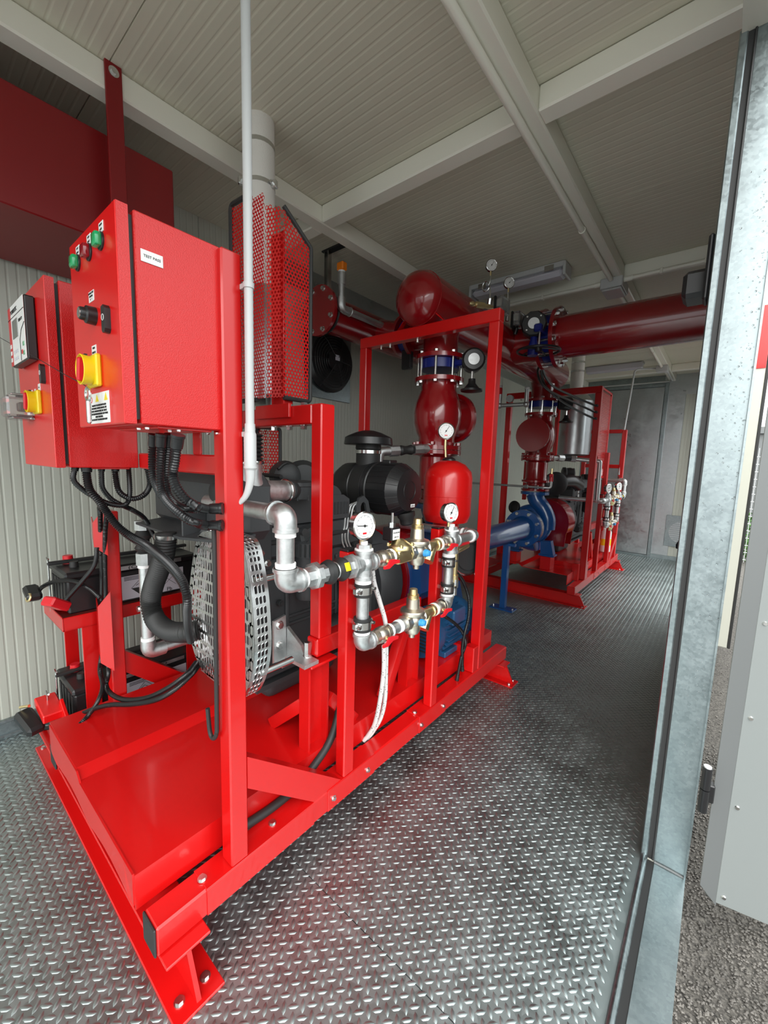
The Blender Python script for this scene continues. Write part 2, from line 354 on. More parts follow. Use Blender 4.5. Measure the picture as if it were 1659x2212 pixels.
# right wall with two door openings (one the camera looks through, one further along)
wr = MB()
OP = [(-1.75, 1.53), (4.62, 6.55)]
wr.box(-.079, .038, YN, OP[0][0], -.14, ZC + .08)
wr.box(-.079, .038, 1.532, OP[1][0], -.14, ZC + .08); wr.box(-.079, .038, OP[1][1], YF + .06, -.14, ZC + .08)
for a, b in OP: wr.box(-.079, .038, a, b, 2.45, ZC + .08)
wrt = wr.build('wall_right', EXTW, None, 0, kind='structure')
for y0, y1 in ((1.66, 2.64), (2.64, 3.62), (3.62, 4.56)): ribbed('wall_panel', WPANEL, wrt, (-.081, y0, .05), (0, 0, 1), (0, 1, 0), (-1, 0, 0), 2.5, y1 - y0)
# galvanised jamb, trim lips, seal, threshold
MB().box(-.0455, .040, 1.5305, 1.5315, .0, 2.46).build('jamb_sheet', GALV, wrt, 0)
MB().box(-.083, -.0645, 1.525, 1.66, .0, 2.46, .003).build('jamb_lip', GALV, wrt, 0)
MB().box(-.0645, -.0455, 1.5295, 1.536, .004, 2.455).build('jamb_seal', RUBBER, wrt, 0)
MB().cyl((-.049, 1.5275, .006), (-.049, 1.5275, 2.45), .0026, n=8).build('jamb_seal', RUBBER, wrt)
MB().box(.036, .041, 1.522, 1.535, .0, 2.46).build('jamb_return', GALV, wrt, 0)
th = MB().box(-.043, .040, OP[0][0], 1.529, -.14, .0).build('threshold', GALV, wrt, 0)
MB().cyl((-.072, OP[0][0], .006), (-.072, 1.527, .006), .0095, n=12).build('threshold_roll', GALV, wrt)
MB().box(-.064, -.043, OP[0][0], 1.529, -.02, -.002).build('threshold_seal', RUBBER, wrt, 0)
dr = MB(); rd = np.random.RandomState(11)
for i in range(420):
    x = -.04 + .075 * rd.rand() ** .5; z = .35 + 1.75 * rd.rand(); s_ = .0011 + .0016 * rd.rand() ** 3
    if z < .75 and rd.rand() < .6: continue
    dr.sphere((x, 1.5302, z), s_, 6, 4, (1, .55, 1.15))
dr.build('rain_drops', GLASS, wrt, 60, kind='stuff')
MB().tube([(-.044, 1.5285, .001), (.0, 1.5282, .002), (.040, 1.5285, .001)], .0035, 8).build('weld_bead', DOORE, wrt)
# ceiling: ribbed sheets, welded beam grid
ce = MB().box(XL - .06, .04, YN - .06, YF + .06, ZC + .008, ZC + .09).build('ceiling', CPANEL, None, 0, kind='structure')
for y0, y1 in ((YN, -1.36), (-1.36, -.38), (-.38, .59), (.59, 1.60), (1.60, 2.41), (2.41, 3.22), (3.22, 4.03), (4.03, 4.84), (4.84, 5.65), (5.65, 6.46), (6.46, YF)):
    ribbed('ceiling_panel', CPANEL, ce, (XL, y0, ZC), (1, 0, 0), (0, 1, 0), (0, 0, -1), XR - XL, y1 - y0, .0362, 0, .0011)
ZB = 2.543
n_ = 0
for x in (-1.808, -.674):
    n_ += 1; MB().box(x - .040, x + .040, YN, YF, ZB, ZC, .006).build('trim_%d' % n_, WPAINT, None, 30, kind='structure')
for yb in (-1.64, -.02, 1.60, 3.22, 4.84, 6.46):
    n_ += 1
    m = MB()
    for a, b in ((XL, -1.847), (-1.769, -.713), (-.635, XR)): m.box(a, b, yb - .040, yb + .040, ZB + .002, ZC, .006)
    m.build('trim_%d' % n_, WPAINT, None, 30, kind='structure')
# galvanised skirting along the left wall, angle at the wall head
MB().box(XL, XL + .012, YN, YF, 0, .075, .002).box(XL, XL + .03, YN, YF, 0, .018, .002).box(XL, XL + .018, YN, YF, .068, .082, .002).build('baseboard_left', GALV, None, 0, kind='structure')
MB().box(XL + .64, XR, YF - .012, YF, 0, .06, .002).build('baseboard_far', GALV, None, 0, kind='structure')
MB().box(XL, XL + .012, 1.6, YF, ZC - .16, ZC, .002).build('trim_9', GALVD, None, 0, kind='structure')
# far door in galvanised frame
d1 = MB().box(-1.64, -.752, YF - .02, YF - .002, .035, 2.47, .003).build('door_1', GALVD, None, 0, kind='structure')
f = MB()
f.box(-.748, -.705, YF - .035, YF, 0, 2.52, .003); f.box(-1.70, -1.645, YF - .035, YF, 0, 2.52, .003); f.box(-1.645, -.748, YF - .035, YF, 2.474, 2.52, .003); f.box(-1.645, -.748, YF - .035, YF, 0, .032, .003)
f.build('door_frame', GALV, d1, 30)
MB().box(-.705, -.50, YF - .006, YF + .003, .02, 2.35, .001).box(-.76, -.08, YF - .006, YF + .003, 2.35, ZC, .001).build('door_surround', GALVD, d1, 0)
MB().box(-.93, -.80, YF - .026, YF - .02, 1.13, 1.25, .002).build('door_plate', GALVD, d1, 0)
m = MB()
for x, z in ((-.92, 1.14), (-.81, 1.24), (-.62, 1.12), (-.62, .8), (-.62, .45), (-.55, 1.12), (-.55, .8), (-.55, .45), (-.62, 1.8), (-1.18, 1.26), (-1.18, 1.13), (-.92, 1.4), (-.92, .7)): m.cyl((x, YF - .028, z), (x, YF - .005, z), .006, n=8)
m.build('rivet', ZINC, d1)
# open door leaf outside, hinged on the jamb, swung back past a right angle
LD = V(math.cos(math.radians(11)), math.sin(math.radians(11)), 0); LN = V(LD.y, -LD.x, 0)
def lp(a, n, z): return V(.080, 1.60, 0) + LD * a + LN * n + V(0, 0, z)
Rl = Matrix((LD, -LN, V(0, 0, 1))).transposed()
d2 = MB().obox(lp(.53, -.028, 1.18), (1.02, .05, 2.56), Rl, .012).build('door_2', DOORE, None, 30, kind='structure')
MB().obox(lp(.535, .0, 1.18), (.985, .008, 2.54), Rl, .002).build('door_skin', DOORP, d2, 0)
MB().prism([lp(.0, -.003, -.05), lp(.0, -.003, 2.40), lp(.046, -.003, 2.40), lp(.046, -.003, -.10)], LN * .006).build('door_rebate', DOORE, d2, 0)
for z in (-.06, .26, .56, .86, 1.16, 1.46):
    MB().cyl(lp(.062, .003, z), lp(.062, .008, z), .008, .005, n=10).build('rivet', ZINC, d2)
hg = MB()
for z0, z1 in ((.232, .307), (.310, .382)): hg.cyl((.058, 1.56, z0), (.058, 1.56, z1), .013, n=14)
hg.obox((.066, 1.58, .292), (.03, .03, .06), Rl, .003)
hg.build('hinge', BLACK, d2)
MB().cyl((.058, 1.56, .382), (.058, 1.56, .386), .0105, n=14).build('hinge_cap', WPVC, d2)
# second open leaf further along, folded flat back on the outer wall
d3 = MB().box(.098, .158, 3.92, 4.62, -.02, 2.46, .004).build('door_3', EXTW, None, 0, kind='structure')
MB().box(.158, .176, 3.918, 4.62, -.02, 2.46, .003).build('door_seal', RUBBER, d3, 0)
MB().box(.100, .156, 3.914, 3.9195, 2.02, 2.44).build('door_stripe', REDS, d3, 0)
# ground outside
gr = MB().box(-6, 12, -6, 30, -.46, -.32).build('ground', GRAVELM, None, 0, kind='structure')
rs = np.random.RandomState(3)
st = MB()
base = [(0, 0, 1), (.9, 0, .25), (.1, .8, .3), (-.8, .2, .2), (-.2, -.85, .25), (.3, .2, -.6)]
bf = [(0, 1, 2), (0, 2, 3), (0, 3, 4), (0, 4, 1), (5, 2, 1), (5, 3, 2), (5, 4, 3), (5, 1, 4)]
for i in range(30000):
    if i < 24000: x = .045 + rs.rand() * 1.0; yy = .35 + rs.rand() ** 1.2 * 2.6
    else: x = .05 + rs.rand() * 2.2; yy = 2.4 + rs.rand() ** 1.4 * 6
    s_ = .0035 + rs.rand() * .0045; t = rs.rand() * 6.28; c_, n2 = math.cos(t), math.sin(t); z = -.319 + rs.rand() * .004
    st.add([(x + s_ * (p[0] * c_ - p[1] * n2), yy + s_ * (p[0] * n2 + p[1] * c_), z + s_ * .7 * p[2]) for p in base], bf)
st.build('gravel_stones', STONE, gr, 0, kind='stuff')
# ================================================================ near pump skid: frame
def bolts(name, pts, ax, parent, r=.009, h=.008, mt=None):
    for p in pts: MB().bolt(p, ax, r, h).build(name, mt or ZINC, parent, 30)
def h_beam(y0, y1, xl, xr, zt, parent, cut=.045):
    # wide-flange cross member: sloped web ends, long bottom flange, short top flange
    yc = (y0 + y1) / 2; m = MB(); t = .011
    m.box(xl, xr, y0, y1, 0, .008, .002); m.box(xl + cut, xr - cut - .01, y0 + .006, y1 - .006, zt - .008, zt, .002)
    m.prism([(xl + .012, yc - t / 2, .008), (xr - .012, yc - t / 2, .008), (xr - cut - .015, yc - t / 2, zt - .008), (xl + cut, yc - t / 2, zt - .008)], (0, t, 0))
    return m.build('cross_member', RED, parent, 30)
ZR = .113
def build_skid(sk, near):
    h_beam(.317, .436, -2.20, -.822, ZR, sk); h_beam(2.225, 2.325, -2.20, -.822, ZR, sk)
    for x0, x1 in ((-.986, -.915), (-1.88, -1.809)):
        MB().box(x0, x1, .318, 2.345, ZR, .191, .005).build('base_rail', RED, sk, 30)
        MB().box(x0 + .001, x1 - .001, .313, .319, ZR + .001, .190, .003).build('end_cap', BLACK, sk, 30)
    for y0, y1 in ((.44, .80), (.86, 1.10), (1.40, 1.62)):
        MB().box(-.9152, -.9125, y0, y1, ZR + .002, .190, .0008).box(-.985, -.9132, y0, y1, .1905, .193, .0008).build('splice_plate', RED, sk, 0)
    bolts('bolt', [(-.948, .445, .193), (-.950, .665, .193), (-.950, .872, .193), (-.950, 1.415, .193)], (0, 0, 1), sk)
    bolts('bolt', [(-.9125, .885, .152), (-.9125, 1.06, .150), (-.9125, 1.415, .150), (-.9125, 1.60, .152)], (1, 0, 0), sk, .007)
    bolts('bolt', [(-.868, .345, .008), (-.868, .408, .008)], (0, 0, 1), sk, .0095); bolts('bolt', [(-.85, 2.25, .008), (-.85, 2.305, .008), (-2.17, .34, .008), (-2.17, .41, .008)], (0, 0, 1), sk, .0075)
    def post(x0, x1, y0, y1, z0, z1, name='post', parent=sk): return MB().box(x0, x1, y0, y1, z0, z1, .004).build(name, RED, parent, 30)
    post(-.966, -.915, .511, .562, .192, 1.768)
    if near:
        post(-1.88, -1.81, .511, .562, .192, 1.075); MB().box(-1.46, -.966, .518, .558, 1.253, 1.303, .004).build('cross_bar', RED, sk, 30)
        for x in (-1.09, -1.30): MB().box(x, x + .04, .519, .526, 1.303, 1.37, .002).build('cabinet_bracket', RED, sk, 0)
    else:
        for z in (1.73, 1.30): MB().box(-1.40, -.966, .518, .558, z, z + .045, .004).build('cross_bar', RED, sk, 30)
        post(-1.40, -1.35, .511, .562, .3, 1.775)
    # far portal
    post(-.970, -.915, 1.957, 2.012, .192, 2.0); post(-1.845, -1.79, 1.957, 2.012, .192, 2.0)
    MB().box(-1.845, -.915, 1.957, 2.012, 2.0, 2.062, .004).build('portal_bar', RED, sk, 30)
    bolts('bolt', [(-1.42, 1.985, 2.0), (-1.62, 1.985, 2.0), (-1.69, 1.985, 2.0)], (0, 0, -1), sk, .008, .02)
    post(-.975, -.917, 1.90, 1.956, .192, .33, 'foot_block'); MB().box(-1.30, -.975, 1.905, 1.95, .262, .325, .003).build('foot_block', RED, sk, 30)
    post(-1.02, -.96, 2.03, 2.10, .192, .36, 'foot_block')
    # stub posts carrying the test loop, raking brace
    for y0, top in ((.935, 1.0), (1.49, 1.015)):
        post(-.958, -.915, y0, y0 + .05, .192, top, 'stub_post'); MB().box(-.9575, -.9155, y0 + .0005, y0 + .0495, top, top + .008, .003).build('post_cap', BLACK, sk, 30)
    MB().prism([(-.958, .562, .492), (-.958, .562, .398), (-.958, .80, .193), (-.958, .925, .193)], (.042, 0, 0)).build('raking_brace', RED, sk, 0)
    if near: MB().prism([(-1.88, .562, .492), (-1.88, .562, .398), (-1.88, .80, .193), (-1.88, .925, .193)], (.042, 0, 0)).build('raking_brace', RED, sk, 0)
    # folded bed on which the engine stands
    def bed(y0, y1, parent):
        pr = [(-1.0, .188), (-1.0, .283), (-1.44, .288), (-1.475, .312), (-1.80, .318), (-1.80, .215)]
        m = MB(); t = .005
        outer = [(x, z) for x, z in pr]; inner = [(-1.005, .188), (-1.005, .278), (-1.438, .283), (-1.473, .307), (-1.795, .313), (-1.795, .215)]
        m.prism([(x, y0, z) for x, z in outer + inner[::-1]], (0, y1 - y0, 0)).build('engine_bed', RED, parent, 0)
        n = 26; q = MB()
        up = [(-1.003 - .79 * i / n) for i in range(n + 1)]
        lo = []
        def zt(x): return .281 + (.006 if x > -1.45 else .03)
        poly = [V(x, y0 - .004, zt(x)) for x in up] + [V(x, y0 - .004 - .0025 * (i % 2), .200 + .022 * abs(math.sin((x + 1) * 9)) + .004 * (i % 2)) for i, x in list(enumerate(up))[::-1]]
        q.prism(poly, (0, .005, 0)).build('end_lip', RED, parent, 0)
    bed(.305, 2.30, sk)
    for x in (-1.10, -1.55, -1.72): MB().cyl((x, .40, .115), (x, .40, .19), .035, n=14).build('anti_vibration_mount', RED, sk)
    # engine mounts: channel posts with top plates
    def mount(y, ztop, nm='engine_mount'):
        m = MB(); m.box(-1.062, -1.012, y, y + .008, .283, ztop); m.box(-1.062, -1.012, y + .085, y + .093, .283, ztop); m.box(-1.050, -1.042, y + .008, y + .085, .283, ztop)
        m.build(nm, RED, sk, 0)
    mount(.856, .602); mount(1.43, .60)
    MB().box(-1.085, -.985, .845, .965, .602, .612, .003).build('mount_plate', RED, sk, 30)
    MB().beam((-1.062, .885, .44), (-1.235, .875, .290), .045, .045).build('mount_brace', RED, sk, 30)
    MB().beam((-1.035, 1.44, .59), (-1.035, 1.29, .285), .045, .045).build('mount_brace', RED, sk, 30)
    MB().beam((-1.035, .96, .44), (-1.035, 1.10, .285), .045, .045).build('mount_brace', RED, sk, 30)
    # inner frame over the engine
    MB().box(-1.062, -1.008, .889, 1.52, .622, .686, .004).build('side_rail', RED, sk, 30)
    post(-1.058, -1.008, .897, .957, .686, 1.479); MB().box(-1.80, -1.058, .897, .957, 1.415, 1.479, .004).build('cross_bar', RED, sk, 30)
    MB().box(-1.36, -1.16, .885, .896, 1.44, 1.488, .002).build('bar_clip', RED, sk, 0)
    bolts('nut', [(-1.30, .925, 1.415), (-1.21, .925, 1.415), (-1.13, .925, 1.415)], (0, 0, -1), sk, .012, .014)
    bolts('bolt', [(-1.21, .925, 1.479), (-1.13, .925, 1.479)], (0, 0, 1), sk, .012, .012)


sk1 = thing('skid_frame', 'large bright red steel pump skid frame with tall posts nearest the open door', 'frame', (-1.4, 1.3, 0))
build_skid(sk1, True)
sk = sk1
# ================================================================ control cabinets
def rot_switch(c, parent, s=1.0):
    # yellow rotary isolator with red knob, facing -Y
    x, y, z = c
    b = MB().box(x - .030 * s, x + .030 * s, y - .010 * s, y, z - .030 * s, z + .030 * s, .003)
    b.lathe((x, y - .009 * s, z), (0, -1, 0), [(0, .0265 * s), (.012 * s, .0275 * s), (.0185 * s, .0285 * s), (.0195 * s, .027 * s), (.016 * s, .0255 * s), (.008 * s, .025 * s)], 28)
    w = b.build('isolator_switch', YELLOW, parent)
    k = MB().cyl((x, y - .018 * s, z), (x, y - .0225 * s, z), .0255 * s, n=28)
    k.obox((x, y - .0265 * s, z), (.011 * s, .012 * s, .044 * s), Matrix.Rotation(.25, 3, 'Y'), .003)
    k.build('knob', REDH, w)
    MB().box(x - .006 * s, x + .006 * s, y - .0205 * s, y - .016 * s, z + .0255 * s, z + .0295 * s).build('slot', PRINT, w, 0)
    return w
def plate(c, w, h, parent, name='label', mt=None, lines=0, sz=.006, txt=None):
    o = MB().box(c[0] - w / 2, c[0] + w / 2, c[1] - .0012, c[1], c[2] - h / 2, c[2] + h / 2, .0005).build(name, mt or WHITE, parent, 0)
    if txt:
        n = len(txt)
        for i, t in enumerate(txt): text(t, sz, (c[0], c[1] - .0014, c[2] + h * ((n - 1) / 2 - i) / n * .85), (1, 0, 0), (0, 0, 1), PRINT, o)
    return o
def cab_lock(c, parent):
    x, y, z = c
    w = MB().prism([(x - .009, y, z - .024), (x - .004, y, z - .029), (x + .006, y, z - .029), (x + .011, y, z - .022), (x + .011, y, z + .017), (x + .004, y, z + .024), (x - .009, y, z + .022)], (0, -.011, 0)).build('cabinet_lock', BLACK, parent, 20)
    MB().torus((x + .001, y - .0115, z), (0, 1, 0), .006, .0006, 16, 4).build('lock_ring', WHITE, w)
    return w
def cabinet(label, x0, x1, y0, y1, z0, z1, group='red control cabinets'):
    c = thing('control_cabinet', label, 'cabinet', ((x0 + x1) / 2, (y0 + y1) / 2, z0), group)
    MB().box(x0 + .003, x1 - .001, y0 + .032, y1, z0, z1 - .003, .0025).build('cabinet_body', REDT, c, 30)
    d = MB().box(x0, x1, y0, y0 + .022, z0 - .001, z1, .0022).build('cabinet_door', REDS, c, 30)
    MB().box(x1 - .0006, x1 + .0004, y0 + .0015, y0 + .0222, z0, z1 - .001).build('door_edge', REDT, c, 0)
    MB().box(x0 + .012, x1 - .010, y0 + .02, y0 + .034, z0 + .010, z1 - .012).build('door_gasket', RUBBER, c, 0)
    MB().box(x0 + .05, x1 - .02, y0 + .07, y1 - .02, z0 - .005, z0, .001).build('gland_plate', REDS, c, 0)
    return c, d
c1, d1_ = cabinet('red cabinet with green and red indicator lamps, TEST PASS sticker on its side', -1.228, -.930, .308, .519, 1.361, 1.774)
for x, z, mt in ((-1.010, 1.722, GREENL), (-1.085, 1.722, REDL), (-1.165, 1.722, GREENL)):
    w = MB().lathe((x, .308, z), (0, -1, 0), [(0, .0175), (.003, .0175), (.004, .0165)], 24).build('lamp_bezel', BLACK, d1_)
    MB().obox((x, .308 - .009, z), (.027, .014, .027), None, .005, 2).build('lamp_lens', mt, w)
plate((-1.006, .308, 1.747), .026, .020, d1_, txt=['ALARM', 'LAMP'], sz=.005); plate((-1.083, .308, 1.747), .026, .020, d1_, txt=['LAMP', 'FAULT'], sz=.005); plate((-1.162, .308, 1.747), .026, .020, d1_, txt=['LAMP', 'READY'], sz=.005)
plate((-1.087, .308, 1.634), .034, .022, d1_, txt=['ENGINE TEST', 'MANUAL', '0     I'], sz=.0055)
kx = MB().lathe((-1.072, .308, 1.590), (0, -1, 0), [(0, .0185), (.017, .018), (.020, .0135), (.027, .013), (.029, .012)], 24).build('key_switch', BLACK, d1_)
MB().cyl((-1.072, .2795, 1.590), (-1.072, .278, 1.590), .0105, n=20).build('key_barrel', STEEL, kx)
cab_lock((-.990, .308, 1.570), d1_)
plate((-1.088, .308, 1.522), .030, .022, d1_, txt=['MAIN', 'SWITCH'], sz=.006)
rot_switch((-1.080, .308, 1.476), d1_, 1.12)
wp = plate((-1.073, .308, 1.398), .128, .066, d1_, 'warning_plate')
for i, t in enumerate(['TURN OFF THE MAIN SWITCH AND', 'DISCONNECT BEFORE OPENING THE', 'DOOR. DANGER OF ELECTRIC SHOCK', 'ONLY QUALIFIED PERSONNEL MAY WORK', 'INSIDE THIS PANEL.', 'ACCESS ONLY TO AUTHORISED STAFF']):
    text(t, .0058, (-1.075, .3064, 1.404 - i * .0062), (1, 0, 0), (0, 0, 1), PRINT, wp, 'lettering', sx=1.0)
for x in (-1.085, -1.028):
    t = MB().prism([(x - .011, .3068, 1.412), (x + .011, .3068, 1.412), (x, .3068, 1.428)], (0, -.0005, 0)).build('warning_triangle', YELLOW, wp, 0)
MB().torus((-1.124, .3066, 1.418), (0, 1, 0), .006, .0009, 16, 4).build('prohibition_ring', REDH, wp)
tp = MB().box(-.9304, -.929, .350, .392, 1.680, 1.703, .0004).build('sticker', WHITE, c1, 0)
text('TEST PASS', .0072, (-.9288, .371, 1.6915), (0, 1, 0), (0, 0, 1), PRINT, tp)
m = MB()
for y in (.335, .40, .49):
    for x in (-.945, -.99): MB().bolt((x, y + .02, 1.356), (0, 0, -1), .004, .004).build('screw', ZINC, c1)
# key on cord hanging at the isolator of the first cabinet
ky = thing('key', 'bare metal key hanging on a thin cord in front of the warning plate', 'key', (-1.066, .285, 1.36))
m = MB().torus((-1.066, .285, 1.424), (0, 1, 0), .014, .003, 20, 8).build('key_bow', ZINC, ky)
MB().box(-1.072, -1.060, .281, .289, 1.362, 1.412, .003).build('key_blade', ZINC, ky, 30)
MB().tube([(-1.066, .2855, 1.438), (-1.085, .282, 1.446), (-1.20, .281, 1.476), (-1.40, .281, 1.531), (-1.60, .281, 1.585), (-1.80, .281, 1.638), (-2.06, .281, 1.708)], .0009, 6).build('cord', PRINT, ky)
# second cabinet with the digital controller
c2, d2_ = cabinet('red cabinet with white digital controller panel, half hidden at left by lamp cabinet', -1.845, -1.45, .302, .515, 1.255, 1.768)
cp = MB().box(-1.775, -1.555, .276, .302, 1.560, 1.735, .004).build('controller', BLACK, d2_, 30)
MB().box(-1.735, -1.556, .2748, .2762, 1.562, 1.733, .0004).build('controller_face', WHITE, cp, 0)
MB().box(-1.773, -1.735, .2748, .2762, 1.562, 1.733, .0004).build('controller_band', REDH, cp, 0)
MB().box(-1.715, -1.645, .2735, .2752, 1.635, 1.688, .0006).build('display', SCREEN, cp, 0)
text('POWERTEC', .017, (-1.685, .2744, 1.713), (1, 0, 0), (0, 0, 1), PRINT, cp); text('TED11.4P', .012, (-1.605, .2744, 1.675), (1, 0, 0), (0, 0, 1), PRINT, cp)
MB().box(-1.775, -1.556, .2742, .2752, 1.697, 1.699).build('controller_line', PRINT, cp, 0)
MB().tube([(-1.556, .2745, 1.660), (-1.60, .2745, 1.645), (-1.622, .2745, 1.62), (-1.622, .2745, 1.562)], .0011, 6).build('controller_line', PRINT, cp)
for x, z, mt in ((-1.582, 1.605, GREENL), (-1.582, 1.58, GREENL), (-1.604, 1.585, REDH)): MB().box(x - .008, x + .008, .2735, .2752, z - .006, z + .006, .001).build('button', mt, cp, 0)
for i in range(6): MB().box(-1.715 + .022 * (i % 3), -1.703 + .022 * (i % 3), .2738, .2752, 1.572 + .02 * (i // 3), 1.582 + .02 * (i // 3), .001).build('button', DIFF, cp, 0)
for z in (1.62, 1.60, 1.58): MB().box(-1.765, -1.748, .2738, .2752, z - .006, z + .006, .002).build('button', WHITE, cp, 0)
cab_lock((-1.505, .302, 1.518), d2_)
rot_switch((-1.590, .302, 1.443), d2_, 1.12)
for x in (-1.70, -1.67, -1.63): plate((x, .302, 1.478), .015, .016, d2_, txt=['A'], sz=.008)
plate((-1.575, .302, 1.485), .028, .022, d2_, txt=['0 - I'], sz=.007)
gc = MB().box(-1.765, -1.655, .238, .302, 1.402, 1.464, .006).box(-1.76, -1.66, .250, .302, 1.464, 1.471, .002).box(-1.76, -1.66, .250, .302, 1.395, 1.402, .002).build('clear_guard', CLEAR, d2_, 30)
for x in (-1.735, -1.69): MB().lathe((x, .302, 1.433), (0, -1, 0), [(0, .014), (.03, .014), (.034, .011)], 18).build('push_button', BLACK, gc)
# conduit glands + corrugated conduits under the cabinets
def gland(p, ax, r, parent, L=.03):
    p = V(p); ax = V(ax).normalized()
    MB().lathe(p, ax, [(0, r * 1.30), (.006, r * 1.30), (.007, r * 1.18), (L * .75, r * 1.16), (L, r * 1.10)], 12).build('gland', BLACK, parent)
def conduit(label, key, r, ends=(0, 0), group=None, smooth=8, mt=None, plain=False, name='conduit', cat='conduit'):
    P = catmull(PATHS[key], smooth); p = P[0]
    t = thing(name, label, cat, tuple(p), group)
    m = MB(); (m.tube(P, r, 12) if plain else m.corr(P, r)); m.build('sheath', mt or CONDM, t, 60)
    if ends[0]: gland(P[0] - (P[1] - P[0]).normalized() * .012, P[1] - P[0], r, t)
    if ends[1]: gland(P[-1] + (P[-1] - P[-2]).normalized() * .024, P[-2] - P[-1], r, t)
    return t
G1 = 'corrugated conduits under the lamp cabinet'
conduit('leftmost black corrugated conduit under lamp cabinet, curving to lower post gland', 'h1', .0098, (1, 1), G1)
conduit('second black corrugated conduit under lamp cabinet, running to lower post gland', 'h2', .0098, (1, 1), G1)
conduit('third slim black corrugated conduit under lamp cabinet, to upper post gland', 'h3', .0090, (1, 1), G1)
conduit('thickest rightmost black corrugated conduit under lamp cabinet, to upper post gland', 'h4', .0112, (1, 1), G1)
G2 = 'corrugated conduits under the controller cabinet'
conduit('leftmost black corrugated conduit looping below the controller cabinet', 'k1', .0085, (1, 1), G2)
conduit('long thick black corrugated conduit sweeping from controller cabinet down to belt guard', 'k2', .0125, (1, 0), G2)
conduit('black corrugated conduit from controller cabinet ending behind the ribbed air hose', 'k3', .0085, (1, 0), G2)
conduit('black corrugated conduit making a tight U below controller cabinet', 'k4', .0095, (1, 1), G2)
conduit('slimmer corrugated conduit strapped under the thick one beside belt guard', 'k6', .0085, (0, 0), G2)
G3 = 'battery conduits by the left rail'
conduit('corrugated battery conduit dropping through the red cable gutter to the bed corner', 'k7', .0085, (0, 0), G3)
conduit('corrugated conduit leaving the gutter and curling across the bed to belt guard', 'k8', .0085, (0, 0), G3)
conduit('corrugated conduit from lower black battery clamp along the engine bed', 'k9', .0085, (0, 0), G3)
conduit('short corrugated lead ending in the red battery terminal cover', 'term1', .0085, (0, 0), G3)
conduit('corrugated lead arching to the loose black battery terminal clamp', 'term2', .0085, (0, 0), G3)
tc1 = thing('terminal_cover', 'red plastic battery terminal cover dangling before the upper battery', 'cover', (-1.95, .385, .69))
MB().obox((-1.935, .375, .715), (.055, .085, .036), Matrix.Rotation(.5, 3, 'Z') @ Matrix.Rotation(-.6, 3, 'X'), .006).build('cover_body', REDH, tc1, 30)
tc2 = thing('terminal_clamp', 'black battery clamp with bare copper eye hanging beside upper battery', 'clamp', (-2.05, .33, .72))
MB().obox((-2.08, .33, .735), (.09, .05, .035), Matrix.Rotation(.3, 3, 'Y'), .010).build('clamp_body', BLACK, tc2, 30)
MB().torus((-2.045, .312, .728), (.2, -1, .4), .014, .004, 18, 8).build('clamp_eye', BRASS, tc2)
tc3 = thing('terminal_clamp', 'black battery clamp with brass bolt lying by the red battery switch', 'clamp', (-2.08, .29, .2))
MB().obox((-2.05, .285, .215), (.13, .06, .045), Matrix.Rotation(.35, 3, 'Y') @ Matrix.Rotation(.2, 3, 'Z'), .012).build('clamp_body', BLACK, tc3, 30)
MB().cyl((-2.105, .268, .262), (-2.065, .29, .275), .006, n=8).build('clamp_bolt', BRASS, tc3)
sw_ = thing('battery_switch', 'red angular battery bracket with a steel wing bolt near left skirting', 'bracket', (-2.0, .36, .12))
MB().obox((-2.02, .345, .262), (.15, .07, .035), Matrix.Rotation(.12, 3, 'Y'), .004).build('bracket_box', REDS, sw_, 30)
MB().obox((-1.965, .375, .21), (.10, .012, .17), Matrix.Rotation(.5, 3, 'Y'), .002).build('bracket_fin', REDS, sw_, 30)
MB().tube([(-2.045, .345, .28), (-2.042, .345, .305), (-2.02, .345, .318)], .004, 8).tube([(-2.042, .345, .303), (-2.068, .345, .314)], .004, 8).build('wing_bolt', ZINC, sw_)
# J-shaped black rod hung on the near post
jr = MB().tube(catmull(PATHS['jrod'], 6), .0058, 10).build('hook_rod', RUBBER); tag(jr, 'thin black rod with hooked lower end beside the near red post', 'rod')
# cable gutter on the left post
gt = thing('cable_gutter', 'red folded cable gutter in two lengths on the left skid post', 'gutter', (-1.83, .50, .5))
for za, zb, zl, zr in ((.50, .72, .04, .075), (.965, 1.05, .03, .06)):
    A_, B_, C_ = (-1.890, .492), (-1.806, .474), (-1.772, .509)
    m = MB(); t = .003
    m.prism([(A_[0], A_[1], za), (B_[0], B_[1], za - .02), (B_[0], B_[1], zb - .012), (A_[0], A_[1], zb)], (0, t, 0))
    m.prism([(B_[0], B_[1], za - .02), (C_[0], C_[1], za - .055), (C_[0], C_[1], zb + .05), (B_[0], B_[1], zb - .012)], (-t, t * .2, 0))
    m.build('gutter_angle', RED, gt, 0)
